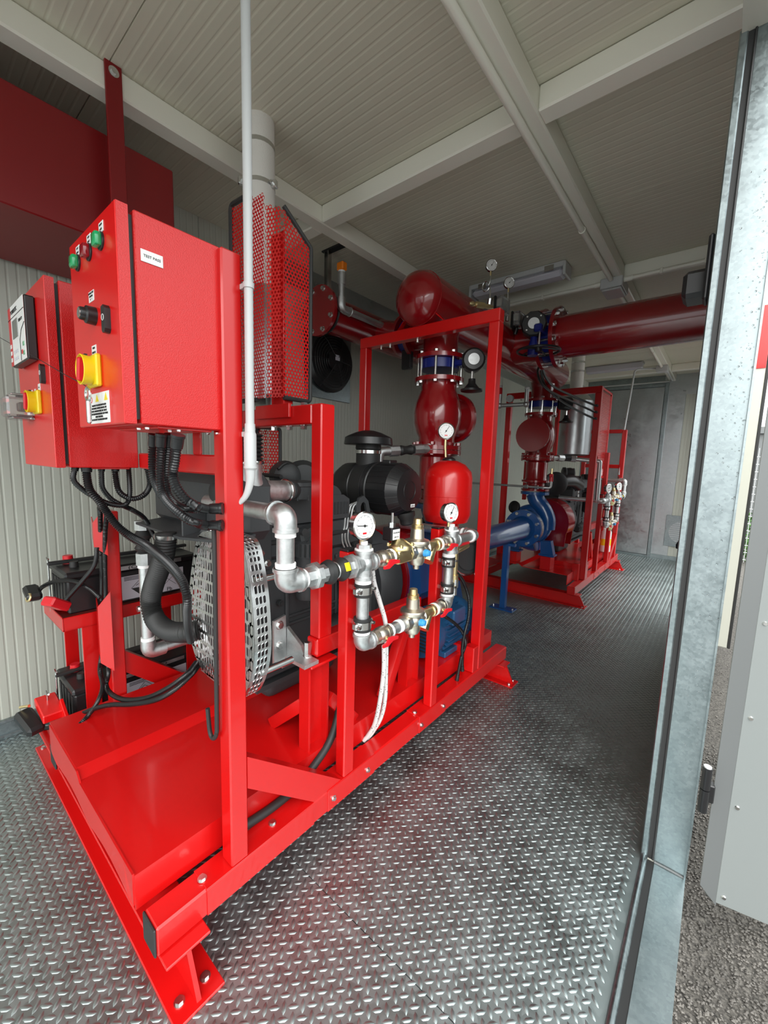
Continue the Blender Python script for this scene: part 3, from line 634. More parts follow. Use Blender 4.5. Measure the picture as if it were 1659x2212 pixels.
# ================================================================ battery rack and batteries
br = thing('battery_rack', 'red angle iron battery rack between left skid rail and wall', 'rack', (-2.06, .65, .113))
for z in (.60, .122):
    m = MB(); m.box(-1.925, -1.918, .385, .96, z, z + .055, .002); m.box(-2.21, -1.918, .385, .392, z, z + .055, .002); m.box(-2.21, -1.918, .385, .96, z, z + .006, .001); m.box(-2.215, -2.208, .385, .96, z, z + .055, .002)
    m.build('rack_shelf', RED, br, 0)
for y in (.448, .86):
    m = MB(); m.box(-1.932, -1.925, y, y + .055, .12, .60, .001); m.box(-2.06, -1.93, y + .046, y + .053, .12, .60, .001); m.build('rack_post', RED, br, 0)
    MB().box(-2.215, -2.206, y, y + .05, .12, .60, .001).build('rack_post', RED, br, 0)
def battery(label, z0, h):
    b = thing('battery', label, 'battery', (-2.065, .66, z0), 'truck batteries in the red rack')
    x0, x1, y0, y1 = -2.195, -1.932, .405, .93
    MB().box(x0 + .006, x1 - .006, y0 + .008, y1 - .008, z0, z0 + h * .80, .006).build('battery_case', BLACK, b, 30)
    MB().box(x0, x1, y0, y1, z0 + h * .80, z0 + h * .97, .008).build('battery_lid', BLACK, b, 30)
    m = MB()
    for i in range(5): m.box(x0 + .03 + i * .045, x0 + .055 + i * .045, y0 + .004, y0 + .010, z0 + .01, z0 + h * .72, .001)
    m.build('case_rib', RUBBER, b, 0)
    MB().cyl((x1 - .10, y0 + .055, z0 + h * .96), (x1 - .10, y0 + .055, z0 + h * 1.10), .017, .015, n=16).build('terminal_post', RUBBER, b)
    MB().cyl((x0 + .075, y0 + .055, z0 + h * .96), (x0 + .075, y0 + .055, z0 + h * 1.16), .020, .018, n=16).build('terminal_cap', REDH, b)
    MB().box(-2.11, -2.09, .385, .95, z0 + h * 1.0, z0 + h * 1.08, .003).build('hold_down_bar', RUBBER, b, 30)
    MB().cyl((-2.10, .388, z0 - .02), (-2.10, .388, z0 + h * 1.14), .004, n=8).tube([(-2.12, .388, z0 + h * 1.17), (-2.10, .388, z0 + h * 1.11), (-2.085, .388, z0 + h * 1.17)], .003, 6).build('hold_down_rod', ZINC, b)
    lb = MB().box(x1 - .0065, x1 - .005, .60, .86, z0 + .012, z0 + h * .66, .0003).build('battery_label', DIFF, b, 0)
    X = x1 - .0046; zc = z0 + h * .33; s = h * .22; Y = .675
    MB().prism([(X, Y - s, zc), (X, Y, zc - s), (X, Y + s, zc)], (.0006, 0, 0)).build('hazard_mark', PRINT, lb, 0)
    MB().tube([(X, Y - s, zc), (X, Y, zc + s), (X, Y + s, zc)], .0009, 5).tube([(X, Y - s * .5, zc + s * .25), (X, Y - s * .1, zc + s * .5), (X, Y + s * .4, zc + s * .15)], .0012, 5).build('hazard_mark', PRINT, lb)
    MB().tube([(X, .765, zc + s * .9), (X, .825, zc - s * .5)], .0008, 5).build('bin_mark', PRINT, lb); MB().tube([(X, .825, zc + s * .9), (X, .765, zc - s * .5)], .0008, 5).build('bin_mark', PRINT, lb)
    text('Pb', h * .14, (X, .795, zc - s * .95), (0, 1, 0), (0, 0, 1), PRINT, lb)
    for i in range(3): MB().box(X - .0002, X + .0004, .61, .73 - .03 * i, z0 + h * (.62 - .035 * i), z0 + h * (.635 - .035 * i)).build('small_print', PRINT, lb, 0)
    MB().box(x1 + .0002, x1 + .001, .58, .85, z0 + h * .83, z0 + h * .93).build('lid_band', GPIPE, b, 0)
    text('(OXOXIO', h * .12, (x1 + .0014, .70, z0 + h * .88), (0, 1, 0), (0, 0, 1), PRINT, b, sx=1.6)
    return b
battery('upper black truck battery on the top shelf of red rack', .658, .175)
battery('lower black truck battery on the floor shelf of red rack', .180, .165)
# ================================================================ tank, riser pipes, conduit
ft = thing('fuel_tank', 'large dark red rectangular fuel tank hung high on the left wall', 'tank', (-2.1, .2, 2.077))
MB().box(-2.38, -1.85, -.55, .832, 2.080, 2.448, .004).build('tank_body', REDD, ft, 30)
hb = MB().box(-1.769, -1.757, .573, .625, 2.02, 2.632, .002).build('hanger_bar', REDD, ft, 30)
MB().box(-1.85, -1.768, .585, .612, 2.10, 2.14, .002).build('hanger_arm', REDD, ft, 30)
w = MB().cyl((-1.757, .599, 2.603), (-1.754, .599, 2.603), .0165, n=20).build('washer', ZINC, hb); MB().cyl((-1.754, .599, 2.603), (-1.747, .599, 2.603), .010, n=6).build('bolt', ZINC, hb)
cn = thing('cable_riser', 'white plastic conduit riser clipped to near post and rising to ceiling', 'conduit', (-.893, .566, 1.2))
MB().cyl((-.893, .566, 1.36), (-.893, .566, ZC), .0105, n=16).build('riser_pipe', WPVC, cn)
MB().lathe((-.893, .566, 1.27), (0, 0, 1), [(0, .0135), (.004, .0165), (.006, .0165), (.008, .015), (.085, .015), (.090, .0125), (.11, .0122)], 18).build('riser_coupling', WPVC, cn)
MB().tube(catmull([(-.893, .566, 1.275), (-.895, .566, 1.24), (-.905, .560, 1.205), (-.925, .548, 1.18)], 6), [.0125 - .0004 * i for i in range(19)], 14).build('riser_bend', WPVC, cn)
for z in (1.695, 1.355):
    MB().cyl((-.893, .566, z - .006), (-.893, .566, z + .006), .0130, n=16).box(-.915, -.893, .556, .566, z - .006, z + .006, .001).build('riser_clip', WPVC, cn)
ex = thing('exhaust_pipe', 'lagged off-white exhaust pipe passing through the ceiling beside conduit', 'pipe', (-1.57, 1.05, 1.9))
MB().lathe((-1.57, 1.05, 1.95), (0, 0, 1), [(0, .060), (.10, .060), (.16, .064), (.26, .0605), (.48, .061), (.684, .060)], 24).build('lagging', LAG, ex)
for z, r in ((2.535, .0615), (2.39, .0625)): MB().cyl((-1.57, 1.05, z - .008), (-1.57, 1.05, z + .008), r, n=24).build('clamp_band', ZINC, ex)
for a in (.35, -1.9):
    p = V(-1.57 + .068 * math.cos(a), 1.05 + .068 * math.sin(a), 2.39); t = V(-math.sin(a), math.cos(a), 0)
    MB().obox(p, (.03, .02, .03), Matrix.Rotation(a, 3, 'Z'), .004).cyl(p - t * .022, p + t * .022, .006, n=6).build('clamp_lug', ZINC, ex)
mu = thing('exhaust_silencer', 'dark grey exhaust silencer drum behind perforated guard', 'silencer', (-1.50, .99, 1.5))
MB().lathe((-1.50, 1.02, 1.515), (0, 0, 1), [(0, .05), (.02, .085), (.40, .085), (.46, .06)], 24).build('silencer_drum', GALVD, mu)
MB().lathe((-1.33, .97, 1.478), (0, 0, 1), [(0, .045), (.01, .05), (.06, .05)], 20).build('silencer_foot', GALV, mu)
# ---- perforated heat shield (real holes)
def perforate(m, p0, u, v, w, h, pitch=.0135, hole=.0047, keep=None):
    p0, u, v = V(p0), V(u).normalized(), V(v).normalized(); n = u.cross(v)
    R = pitch / math.sqrt(3); dy = pitch * math.sqrt(3) / 2; row = 0; y = R
    while y < h - R * .5:
        x = pitch / 2 + (pitch / 2 if row % 2 else 0)
        while x < w - pitch * .3:
            if keep is None or keep(x, y):
                c = p0 + u * x + v * y
                o = [c + u * (R * math.cos(math.pi / 6 + k * math.pi / 3)) + v * (R * math.sin(math.pi / 6 + k * math.pi / 3)) for k in range(6)]
                i_ = [c + u * (hole * math.cos(math.pi / 6 + k * math.pi / 3)) + v * (hole * math.sin(math.pi / 6 + k * math.pi / 3)) for k in range(6)]
                m.add(o + i_, [(k, (k + 1) % 6, 6 + (k + 1) % 6, 6 + k) for k in range(6)])
            x += pitch
        y += dy; row += 1
def heat_shield(pts, z0, z1, cuts, label, pitch=.0135, hole=.0047):
    g = thing('heat_shield', label, 'guard', (pts[1][0], pts[1][1], z0), 'perforated heat shields')
    for i, (a, b) in enumerate(zip(pts, pts[1:])):
        d = V(b[0] - a[0], b[1] - a[1], 0); w = d.length; h = z1 - z0; m = MB()
        c0, c1_ = cuts[i]
        kp = (lambda x, y, w=w, h=h, c0=c0, c1_=c1_: y < h - max(0, c0 * (1 - x / w) + c1_ * (x / w)) - .004)
        perforate(m, (a[0], a[1], z0), d, (0, 0, 1), w, h, pitch, hole, kp)
        m.build('perforated_panel', RED, g, 0)
    a, b = pts[0], pts[-1]
    # rubber edging
    q0 = fillet([(a[0] + .10, a[1], z1 + .0), (a[0], a[1], z1 + .005), (a[0], a[1], z0), (a[0] + .16, a[1], z0 - .002)], .02)
    MB().tube(q0, .0085, 8).build('rubber_edging', RUBBER, g)
    c = pts[-2]
    q1 = fillet([(c[0], c[1] + .005, z1 - cuts[-1][0] * .9), (b[0], b[1], z1 - cuts[-1][1]), (b[0], b[1], z0), (c[0], c[1] + .005, z0)], .012)
    MB().tube(q1, .0075, 8).build('rubber_edging', RUBBER, g)
    return g
hs = heat_shield([(-1.475, .865), (-1.262, .865), (-1.195, .885), (-1.195, 1.006)], 1.508, 2.20, [(0, .02), (.06, .09), (.09, .165)], 'red perforated folded heat shield with black rubber edging near the conduit')
MB().box(-1.27, -1.20, .893, .899, 1.478, 2.05, .001).build('shield_strip', RED, hs, 0)
MB().box(-1.26, -1.21, .893, .94, 1.478, 1.515, .001).build('shield_foot', RED, hs, 0)
p_ = heat_shield([(-1.50, .985), (-1.46, .985), (-1.435, .99), (-1.435, 1.05)], 1.23, 1.42, [(0, 0), (0, 0), (0, 0)], 'dark red perforated shield strip low behind the conduit bend')
# ================================================================ belt guard (slotted aluminium)
bgd = thing('belt_guard', 'bright slotted aluminium belt guard behind the near red post', 'guard', (-1.15, .62, .6))
def outline(z):                       # half-shape of the guard front: x limits at height z
    T = [(.525, -1.20, -1.03), (.56, -1.27, -.985), (.64, -1.315, -.945), (.72, -1.325, -.93), (.80, -1.315, -.935), (.90, -1.295, -.95), (1.0, -1.265, -.972), (1.05, -1.235, -.99), (1.075, -1.18, -1.03)]
    for (a, b, c), (d, e, f) in zip(T, T[1:]):
        if a <= z <= d: t = (z - a) / (d - a); return b + (e - b) * t, c + (f - c) * t
    return None
_z = lambda z: .600 + (z - .525) * .475 / .55
_o0 = outline
def outline(z): return _o0(.525 + (z - .600) * .55 / .475) if .6 <= z <= 1.075 else None
_k = [(-1.20, .525), (-1.27, .56), (-1.315, .64), (-1.325, .72), (-1.315, .80), (-1.295, .90), (-1.265, 1.0), (-1.235, 1.05), (-1.18, 1.075), (-1.03, 1.075), (-.99, 1.05), (-.972, 1.0), (-.95, .90), (-.94, .80), (-.938, .72), (-.952, .64), (-.985, .56), (-1.03, .525)]
_c = catmull([(x, 0, _z(z)) for x, z in _k + _k[:1]], 3)[:-1]
T_ = [(p.x, p.z) for p in _c]
YG = .60
def slot_cell(m, c, u, v, w, h, sw, sh):
    c, u, v = V(c), V(u), V(v)
    o = [c - u * w / 2 - v * h / 2, c - v * h / 2, c + u * w / 2 - v * h / 2, c + u * w / 2, c + u * w / 2 + v * h / 2, c + v * h / 2, c - u * w / 2 + v * h / 2, c - u * w / 2]
    i = [c - u * sw / 2 - v * (sh / 2 - sw * .4), c - v * sh / 2, c + u * sw / 2 - v * (sh / 2 - sw * .4), c + u * sw / 2, c + u * sw / 2 + v * (sh / 2 - sw * .4), c + v * sh / 2, c - u * sw / 2 + v * (sh / 2 - sw * .4), c - u * sw / 2]
    b = V(u.cross(v)) * -.0012
    m.add(o + i + [p + b for p in i], [(k, (k + 1) % 8, 8 + (k + 1) % 8, 8 + k) for k in range(8)] + [(8 + k, 8 + (k + 1) % 8, 16 + (k + 1) % 8, 16 + k) for k in range(8)])
m = MB(); cw, ch = .0148, .0345; z = .622
while z < 1.062:
    L = outline(z)
    if L:
        x = L[0] + .012
        while x < L[1] - .012:
            slot_cell(m, (x, YG, z), (1, 0, 0), (0, 0, 1), cw, ch, .0112, .0292); x += cw
    z += ch
m.build('slotted_face', ALU, bgd, 0)
rim = MB(); n = len(T_); ctr = V(-1.125, 0, .8)
def inn(p, k): return (p[0] + (ctr.x - p[0]) * k, p[1] + (ctr.z - p[1]) * k)
for i in range(n):
    a, b = T_[i], T_[(i + 1) % n]; a2, b2 = inn(a, .10), inn(b, .10)
    rim.prism([(a[0], YG, a[1]), (b[0], YG, b[1]), (b2[0], YG, b2[1]), (a2[0], YG, a2[1])], (0, .003, 0))
rim.build('guard_rim', ALU, bgd, 0)
sd = MB(); D = .036                    # slotted side band folded back along the edge
for i in range(n):
    a, b = T_[i], T_[(i + 1) % n]; u = V(b[0] - a[0], 0, b[1] - a[1]); Ls = u.length; u.normalize()
    k = max(1, round(Ls / .034)); hh = Ls / k
    for j in range(k):
        c = V(a[0], 0, a[1]) + u * (hh * (j + .5))
        for q_ in range(3): slot_cell(sd, (c.x, YG + .010 + D * (q_ + .5) / 3, c.z), (0, 1, 0), u, D / 3, hh, .0085, hh * .76)
    sd.add([(a[0], YG, a[1]), (b[0], YG, b[1]), (b[0], YG + .010, b[1]), (a[0], YG + .010, a[1])], [(0, 1, 2, 3)])
    sd.add([(a[0], YG + .010 + D, a[1]), (b[0], YG + .010 + D, b[1]), (b[0], YG + .02 + D, b[1]), (a[0], YG + .02 + D, a[1])], [(0, 1, 2, 3)])
sd.build('slotted_side', ALU, bgd, 0)
for x, z in ((-.985, .945), (-.975, .66)): MB().cyl((x - .03, .655, z), (x - .03, .78, z), .011, n=14).build('spacer_rod', STEEL, bgd)
MB().prism([(-1.325, YG + .03, 1.03), (-1.25, YG + .03, 1.085), (-1.25, YG + .03, .93), (-1.30, YG + .03, .96)], (0, .003, 0)).build('guard_wing', ALU, bgd, 0)
# ================================================================ diesel engine
def engine(label):
    e = thing('diesel_engine', label, 'engine', loc_((-1.42, 1.1, .30)), 'diesel engines')
    xr = -1.245
    b = MB(); b.box(-1.60, xr, .775, 1.44, .46, .93, .014)
    for z in (.66, .69, .50): b.box(xr - .005, xr + .010, .80, 1.40, z - .006, z + .006, .004)
    for y in (.80, .93, 1.06, 1.19, 1.32): b.box(xr - .005, xr + .012, y, y + .018, .56, .90, .005)
    b.build('engine_block', IRON, e, 30)
    s = MB(); s.prism([(x, y, .455) for x, y in ((-1.66, .80), (-1.235, .80), (-1.235, 1.40), (-1.66, 1.40))], (0, 0, -.02))
    s.obox((-1.515, 1.135, .365), (.30, .40, .16), None, .04, 3); s.build('oil_pan', IRON, e, 40)
    h = MB(); h.box(-1.58, xr + .01, .76, 1.42, .93, 1.055, .012); h.build('cylinder_head', IRON, e, 30)
    v = MB(); v.prism([(-1.60, .77, 1.055), (-1.60, 1.255, 1.055), (-1.60, 1.255, 1.135), (-1.60, 1.22, 1.155), (-1.60, .80, 1.165), (-1.60, .77, 1.14)], (.375, 0, 0)); v.build('rocker_cover', IRON, e, 0)
    r = MB()
    for i in range(5): r.box(-1.228, -1.2215, 1.165 + i * .018, 1.174 + i * .018, 1.075, 1.125, .001)
    r.build('cover_vent', IRON2, e, 0)
    MB().cyl((-1.50, 1.155, 1.135), (-1.232, 1.155, 1.135), .062, n=24).build('cover_dome', IRON, e)
    ml = MB()
    for z in (1.062, .995): ml.box(xr - .01, xr + .018, .78, 1.25, z - .008, z + .008, .003)
    ml.build('head_flange', IRON2, e, 30)
    bk = MB(); bk.box(-1.245, -1.225, .70, .86, .90, 1.055, .003).box(-1.26, -1.20, .74, .77, .80, 1.06, .003); bk.build('front_bracket', IRON, e, 0)
    for p in ((-1.223, .812, .966), (-1.223, .735, 1.03), (-1.223, .84, .925)): MB().bolt(p, (1, 0, 0), .010, .012).build('bolt', ZINC, e)
    # intake duct elbow, compressor housing, turbo disc
    dk = MB().tube(fillet([(-1.135, .72, 1.29), (-1.135, .72, 1.195), (-1.155, .88, 1.19)], .07, 10), .034, 20)
    d = dk.build('intake_elbow', GPIPE, e)
    MB().torus((-1.135, .72, 1.285), (0, 0, 1), .036, .006, 24, 8).build('elbow_clamp', STEEL, e)
    br = MB()
    for i in range(7): br.lathe((-1.135, .72, 1.29 + i * .012), (0, 0, 1), [(0, .030), (.006, .040), (.012, .030)], 20)
    br.build('intake_bellows', RUBBER, e)
    MB().torus((-1.153, .865, 1.19), (-.1, 1, 0), .036, .005, 24, 8).build('elbow_clamp', STEEL, e)
    c = MB().lathe((-1.205, .96, 1.155), (0, 0, 1), [(0, .058), (.02, .064), (.045, .064), (.047, .070), (.060, .070), (.064, .060)], 28)
    for k in range(9):
        a = k * .7; c.box(-1.205 + .060 * math.cos(a) - .003, -1.205 + .060 * math.cos(a) + .003, .96 + .060 * math.sin(a) - .003, .96 + .060 * math.sin(a) + .003, 1.150, 1.205, .001)
    c.cyl((-1.16, .88, 1.19), (-1.19, .93, 1.19), .036, n=18); c.build('thermostat_housing', IRON, e)
    MB().lathe((-1.40, 1.05, 1.225), (1, -.45, 0), [(-.06, .03), (-.05, .058), (.0, .066), (.045, .055), (.06, .03)], 28).build('compressor_housing', IRON2, e)
    MB().lathe((-1.43, 1.165, 1.215), (1, -.45, 0), [(-.03, .05), (-.02, .078), (.01, .080), (.03, .060), (.034, .03)], 32).build('turbo_housing', IRON2, e)
    MB().tube(catmull(PATHS['sensorwire'], 6), .006, 8).build('sensor_wire', RUBBER, e)
    MB().tube(catmull(PATHS['blackhose_eng'], 6), .016, 12).build('coolant_hose', RUBBER, e)
    MB().torus(PATHS['blackhose_eng'][1], (0, 1, -.1), .018, .003, 18, 6).build('hose_clip', STEEL, e)
    # fuel filter, pipes, lift eye, flywheel housing
    f = MB().lathe((-1.185, 1.0, .765), (0, 0, 1), [(0, .02), (.006, .048), (.02, .052), (.17, .052), (.172, .060), (.225, .060), (.235, .05), (.25, .03)], 24); fo = f.build('fuel_filter', IRON, e)
    g = MB()
    for k in range(20):
        a = k * math.pi / 10; g.box(-1.185 + .060 * math.cos(a) - .003, -1.185 + .060 * math.cos(a) + .003, 1.0 + .060 * math.sin(a) - .003, 1.0 + .060 * math.sin(a) + .003, .940, .988, .001)
    g.build('filter_flute', IRON2, fo, 0); MB().cyl((-1.185, 1.0, .765), (-1.185, 1.0, .735), .006, n=8).build('drain_cock', IRON2, fo)
    hd = MB().obox((-1.19, 1.0, 1.02), (.06, .11, .05), Matrix.Rotation(.25, 3, 'X'), .010)
    for y, z in ((.95, 1.035), (1.05, 1.0), (.97, .99)): hd.cyl((-1.165, y, z), (-1.15, y, z), .014, n=10)
    hd.build('filter_head', IRON, e)
    for dy, dz in ((0, 0), (.018, .004), (.036, .002)):
        MB().tube(catmull([(p[0] + .002, p[1] + dy, p[2] + dz) for p in PATHS['fuelline']], 5), .0042, 8).build('fuel_line', GPIPE, e)
    le = MB(); O = [(1.30, 1.04), (1.298, 1.10), (1.315, 1.135), (1.345, 1.145), (1.375, 1.12), (1.395, 1.05), (1.385, 1.03)]; cc = (1.345, 1.095)
    for i in range(len(O) - 1):
        a, b2 = O[i], O[i + 1]; ia = [cc[0] + (a[0] - cc[0]) * .42, cc[1] + (a[1] - cc[1]) * .45]; ib = [cc[0] + (b2[0] - cc[0]) * .42, cc[1] + (b2[1] - cc[1]) * .45]
        le.prism([(-1.235, a[0], a[1]), (-1.235, b2[0], b2[1]), (-1.235, ib[0], ib[1]), (-1.235, ia[0], ia[1])], (.012, 0, 0))
    a, b2 = O[-1], O[0]; le.prism([(-1.235, 1.385, 1.03), (-1.235, 1.30, 1.04), (-1.235, 1.33, 1.072), (-1.235, 1.362, 1.070)], (.012, 0, 0)); le.build('lifting_eye', IRON, e, 0)
    fw = MB().lathe((-1.42, 1.44, .70), (0, 1, 0), [(0, .235), (.02, .25), (.13, .262), (.15, .25)], 32); fw.box(-1.32, -1.22, 1.38, 1.56, .50, .90, .03); fw.build('flywheel_housing', IRON, e)
    tk = MB().cyl((-1.21, 1.18, .86), (-1.20, 1.26, .56), .013, n=10).cyl((-1.21, 1.21, .86), (-1.20, 1.29, .56), .009, n=10); tk.build('dipstick_tube', IRON2, e)
    st = MB().lathe((-1.20, 1.10, .60), (0, 1, 0), [(0, .045), (.01, .05), (.20, .05), (.22, .03)], 20); st.build('starter_motor', IRON2, e)
    for p in ((xr + .01, .85, .62), (xr + .01, .98, .58), (xr + .01, .90, .76), (xr + .01, 1.12, .73), (xr + .01, 1.25, .62), (xr + .01, 1.1, .84), (xr + .01, 1.3, .80), (xr + .01, 1.33, .96), (xr + .01, 1.40, .93), (xr + .01, 1.30, .93)): MB().cyl(p, (p[0] + .012, p[1], p[2]), .013, n=12).cyl((p[0] + .012, p[1], p[2]), (p[0] + .016, p[1], p[2]), .007, n=6).build('boss', IRON2, e)
    return e
eng = engine('dark grey diesel engine standing on the near red bed')
# galvanised mount bracket: upright plate with gusset and stepped foot
gb = thing('engine_bracket', 'rusty galvanised stepped engine bracket bolted on the red mount post', 'bracket', (-1.12, .88, .61))
m = MB(); m.prism([(-1.150, .815, .735), (-1.150, .865, .745), (-1.150, .868, .58), (-1.150, .815, .575)], (-.010, 0, 0)); m.build('upright_plate', GPIPE, gb, 0)
m = MB(); m.prism([(-1.150, .868, .70), (-1.07, .868, .655), (-1.05, .868, .618), (-1.05, .868, .606), (-1.08, .868, .606), (-1.15, .868, .585)], (0, .012, 0)); m.build('gusset', GPIPE, gb, 0)
m = MB(); m.prism([(-1.150, .82, .575), (-1.11, .82, .575), (-1.085, .82, .613), (-.990, .82, .613), (-.990, .82, .626), (-1.09, .82, .626), (-1.115, .82, .588), (-1.150, .82, .588)], (0, .06, 0)); m.build('stepped_foot', GPIPE, gb, 0)
bolts('bolt', [(-1.150, .838, .715), (-1.150, .838, .64)], (1, 0, 0), gb, .012, .010); bolts('stud', [(-1.04, .873, .626)], (0, 0, 1), gb, .012, .05)
# ================================================================ air filter
af = thing('air_filter', 'large black drum air filter with a wide mushroom rain cap', 'filter', (-1.4, 1.57, 1.05))
ax_, az_ = 1.575, 1.165
MB().lathe((-1.60, ax_, az_), (1, 0, 0), [(0, .06), (.02, .10), (.06, .122), (.14, .125), (.145, .130), (.165, .130), (.17, .125)], 40).build('filter_body', BLACK, af)
MB().cyl((-1.43, ax_, az_), (-1.355, ax_, az_), .1275, n=40).build('mounting_band', RUBBER, af)
m = MB()
for x in (-1.353, -1.345, -1.337, -1.329): m.torus((x, ax_, az_), (1, 0, 0), .126, .003, 40, 6)
m.build('body_rib', BLACK, af)
lid = MB().lathe((-1.325, ax_, az_), (1, 0, 0), [(0, .131), (.008, .133), (.012, .128), (.135, .128), (.185, .098), (.1855, .096)], 40).build('filter_lid', BLACK, af, 25)
m = MB()
for k in range(24):
    a = 2 * math.pi * k / 24; e1 = V(0, math.cos(a), math.sin(a)); c = V(0, ax_, az_)
    m.tube([V(-1.31, 0, 0) + c + e1 * .1285, V(-1.192, 0, 0) + c + e1 * .1285, V(-1.141, 0, 0) + c + e1 * .0985], .0016, 5)
m.build('lid_rib', BLACK, lid, 0)
MB().torus((-1.139, ax_, az_), (1, 0, 0), .046, .0018, 32, 6).build('lid_ring', BLACK, lid)
lb = MB().box(-1.1395, -1.1385, ax_ + .012, ax_ + .046, az_ - .082, az_ - .066, .0003).build('lid_sticker', WHITE, lid, 0)
MB().tube([(-1.138, ax_ + .018, az_ - .079), (-1.138, ax_ + .023, az_ - .071)], .0013, 5).build('sticker_mark', PRINT, lb); text('FILTER', .0055, (-1.138, ax_ + .033, az_ - .075), (0, 1, 0), (0, 0, 1), PRINT, lb)
MB().lathe((-1.17, ax_ + .02, az_ - .12), (.15, .12, -1), [(-.01, .045), (.01, .043), (.02, .036), (.045, .034), (.05, .028)], 20).build('dust_valve', RUBBER, af)
MB().box(-1.30, -1.25, ax_ - .02, ax_ + .04, az_ + .122, az_ + .142, .004).build('lid_latch', BLACK, af, 30)
MB().lathe((-1.41, ax_, az_ + .10), (0, 0, 1), [(0, .062), (.09, .062), (.095, .066), (.14, .064)], 28).build('intake_neck', RUBBER, af)
MB().cyl((-1.41, ax_, az_ + .172), (-1.41, ax_, az_ + .188), .0665, n=28).build('neck_clamp', STEEL, af)
MB().lathe((-1.41, ax_, az_ + .215), (0, 0, 1), [(0, .062), (.0, .122), (.004, .125), (.036, .120), (.044, .107), (.062, .066), (.072, .03), (.074, .0)], 40).build('rain_cap', BLACK, af, 40)
# ================================================================ charge cooler box with air hose and cooling pipe
hx = thing('cooler_box', 'dark grey charge cooler box above the ribbed hose, behind conduits', 'cooler', (-1.45, .68, 1.02))
m = MB(); m.box(-1.74, -1.10, .66, .80, 1.035, 1.245, .035); m.build('cooler_core', IRON, hx, 30)
MB().prism([(-1.66, .57, 1.04), (-1.30, .57, 1.035), (-1.08, .60, 1.05), (-1.08, .70, 1.06), (-1.66, .70, 1.055)], (0, 0, .008)).build('bracket_plate', IRON, hx, 0)
MB().box(-1.31, -1.302, .58, .66, 1.04, 1.12, .002).build('bracket_web', IRON, hx, 0)
m = MB()
for x, z, r in ((-1.20, 1.19, .028), (-1.16, 1.12, .022), (-1.11, 1.2, .018)): m.lathe((x, .66, z), (0, -1, 0), [(0, r), (.03, r), (.034, r * .6)], 16)
m.build('hose_spigot', RUBBER, hx)
MB().cyl((-1.13, .63, 1.155), (-1.13, .60, 1.155), .018, n=14).build('drain_plug', STEEL, hx)
hs2 = thing('ribbed_hose', 'thick black ribbed air hose bending in a J below the cooler', 'hose', PATHS['ribhose'][0])
P = catmull(PATHS['ribhose'], 8); MB().corr(P, .0335, .0095, .11, 18).build('hose_wall', RUBBER, hs2, 50)
MB().cyl(P[3], P[8], .0345, n=24).build('hose_clamp', STEEL, hs2)
cpp = thing('cooling_pipe', 'galvanised cooling water pipe with black bellows left of the ribbed hose', 'pipe', (-1.68, .60, .5))
MB().cyl((-1.675, .60, .56), (-1.675, .60, .87), .0215, n=18).build('pipe_run', GPIPE, cpp)
MB().tube(fillet([(-1.675, .60, .575), (-1.675, .60, .525), (-1.675, .66, .525)], .03), .027, 16).build('elbow', GPIPE, cpp)
MB().cyl((-1.675, .64, .525), (-1.675, 1.0, .525), .0185, n=18).build('pipe_run', GPIPE, cpp)
for a, b in (((-1.675, .60, .568), (-1.675, .60, .588)), ((-1.675, .648, .525), (-1.675, .662, .525)), ((-1.675, .60, .868), (-1.675, .60, .882))): MB().cyl(a, b, .0245, n=18).build('thread_tape', TAPE, cpp)
MB().cyl((-1.675, .60, .88), (-1.675, .60, .925), .030, n=8).build('union_nut', GPIPE, cpp)
MB().lathe((-1.675, .60, .925), (0, 0, 1), [(0, .02), (.02, .032), (.04, .020), (.05, .020), (.07, .033), (.09, .020)], 20).build('rubber_bellows', RUBBER, cpp)
MB().cyl((-1.675, .60, 1.015), (-1.675, .60, 1.05), .030, n=8).build('union_nut', GPIPE, cpp)
MB().cyl((-1.70, .575, .70), (-1.70, .59, .70), .012, n=8).box(-1.70, -1.66, .585, .615, .69, .71, .003).build('pipe_clamp', ZINC, cpp)
# power cable lying along the bed
uc = MB().tube(catmull(PATHS['undercable'], 8), .0135, 14).build('power_cable', RUBBER); tag(uc, 'thick plain black cable lying between near red bed and base rail', 'cable')
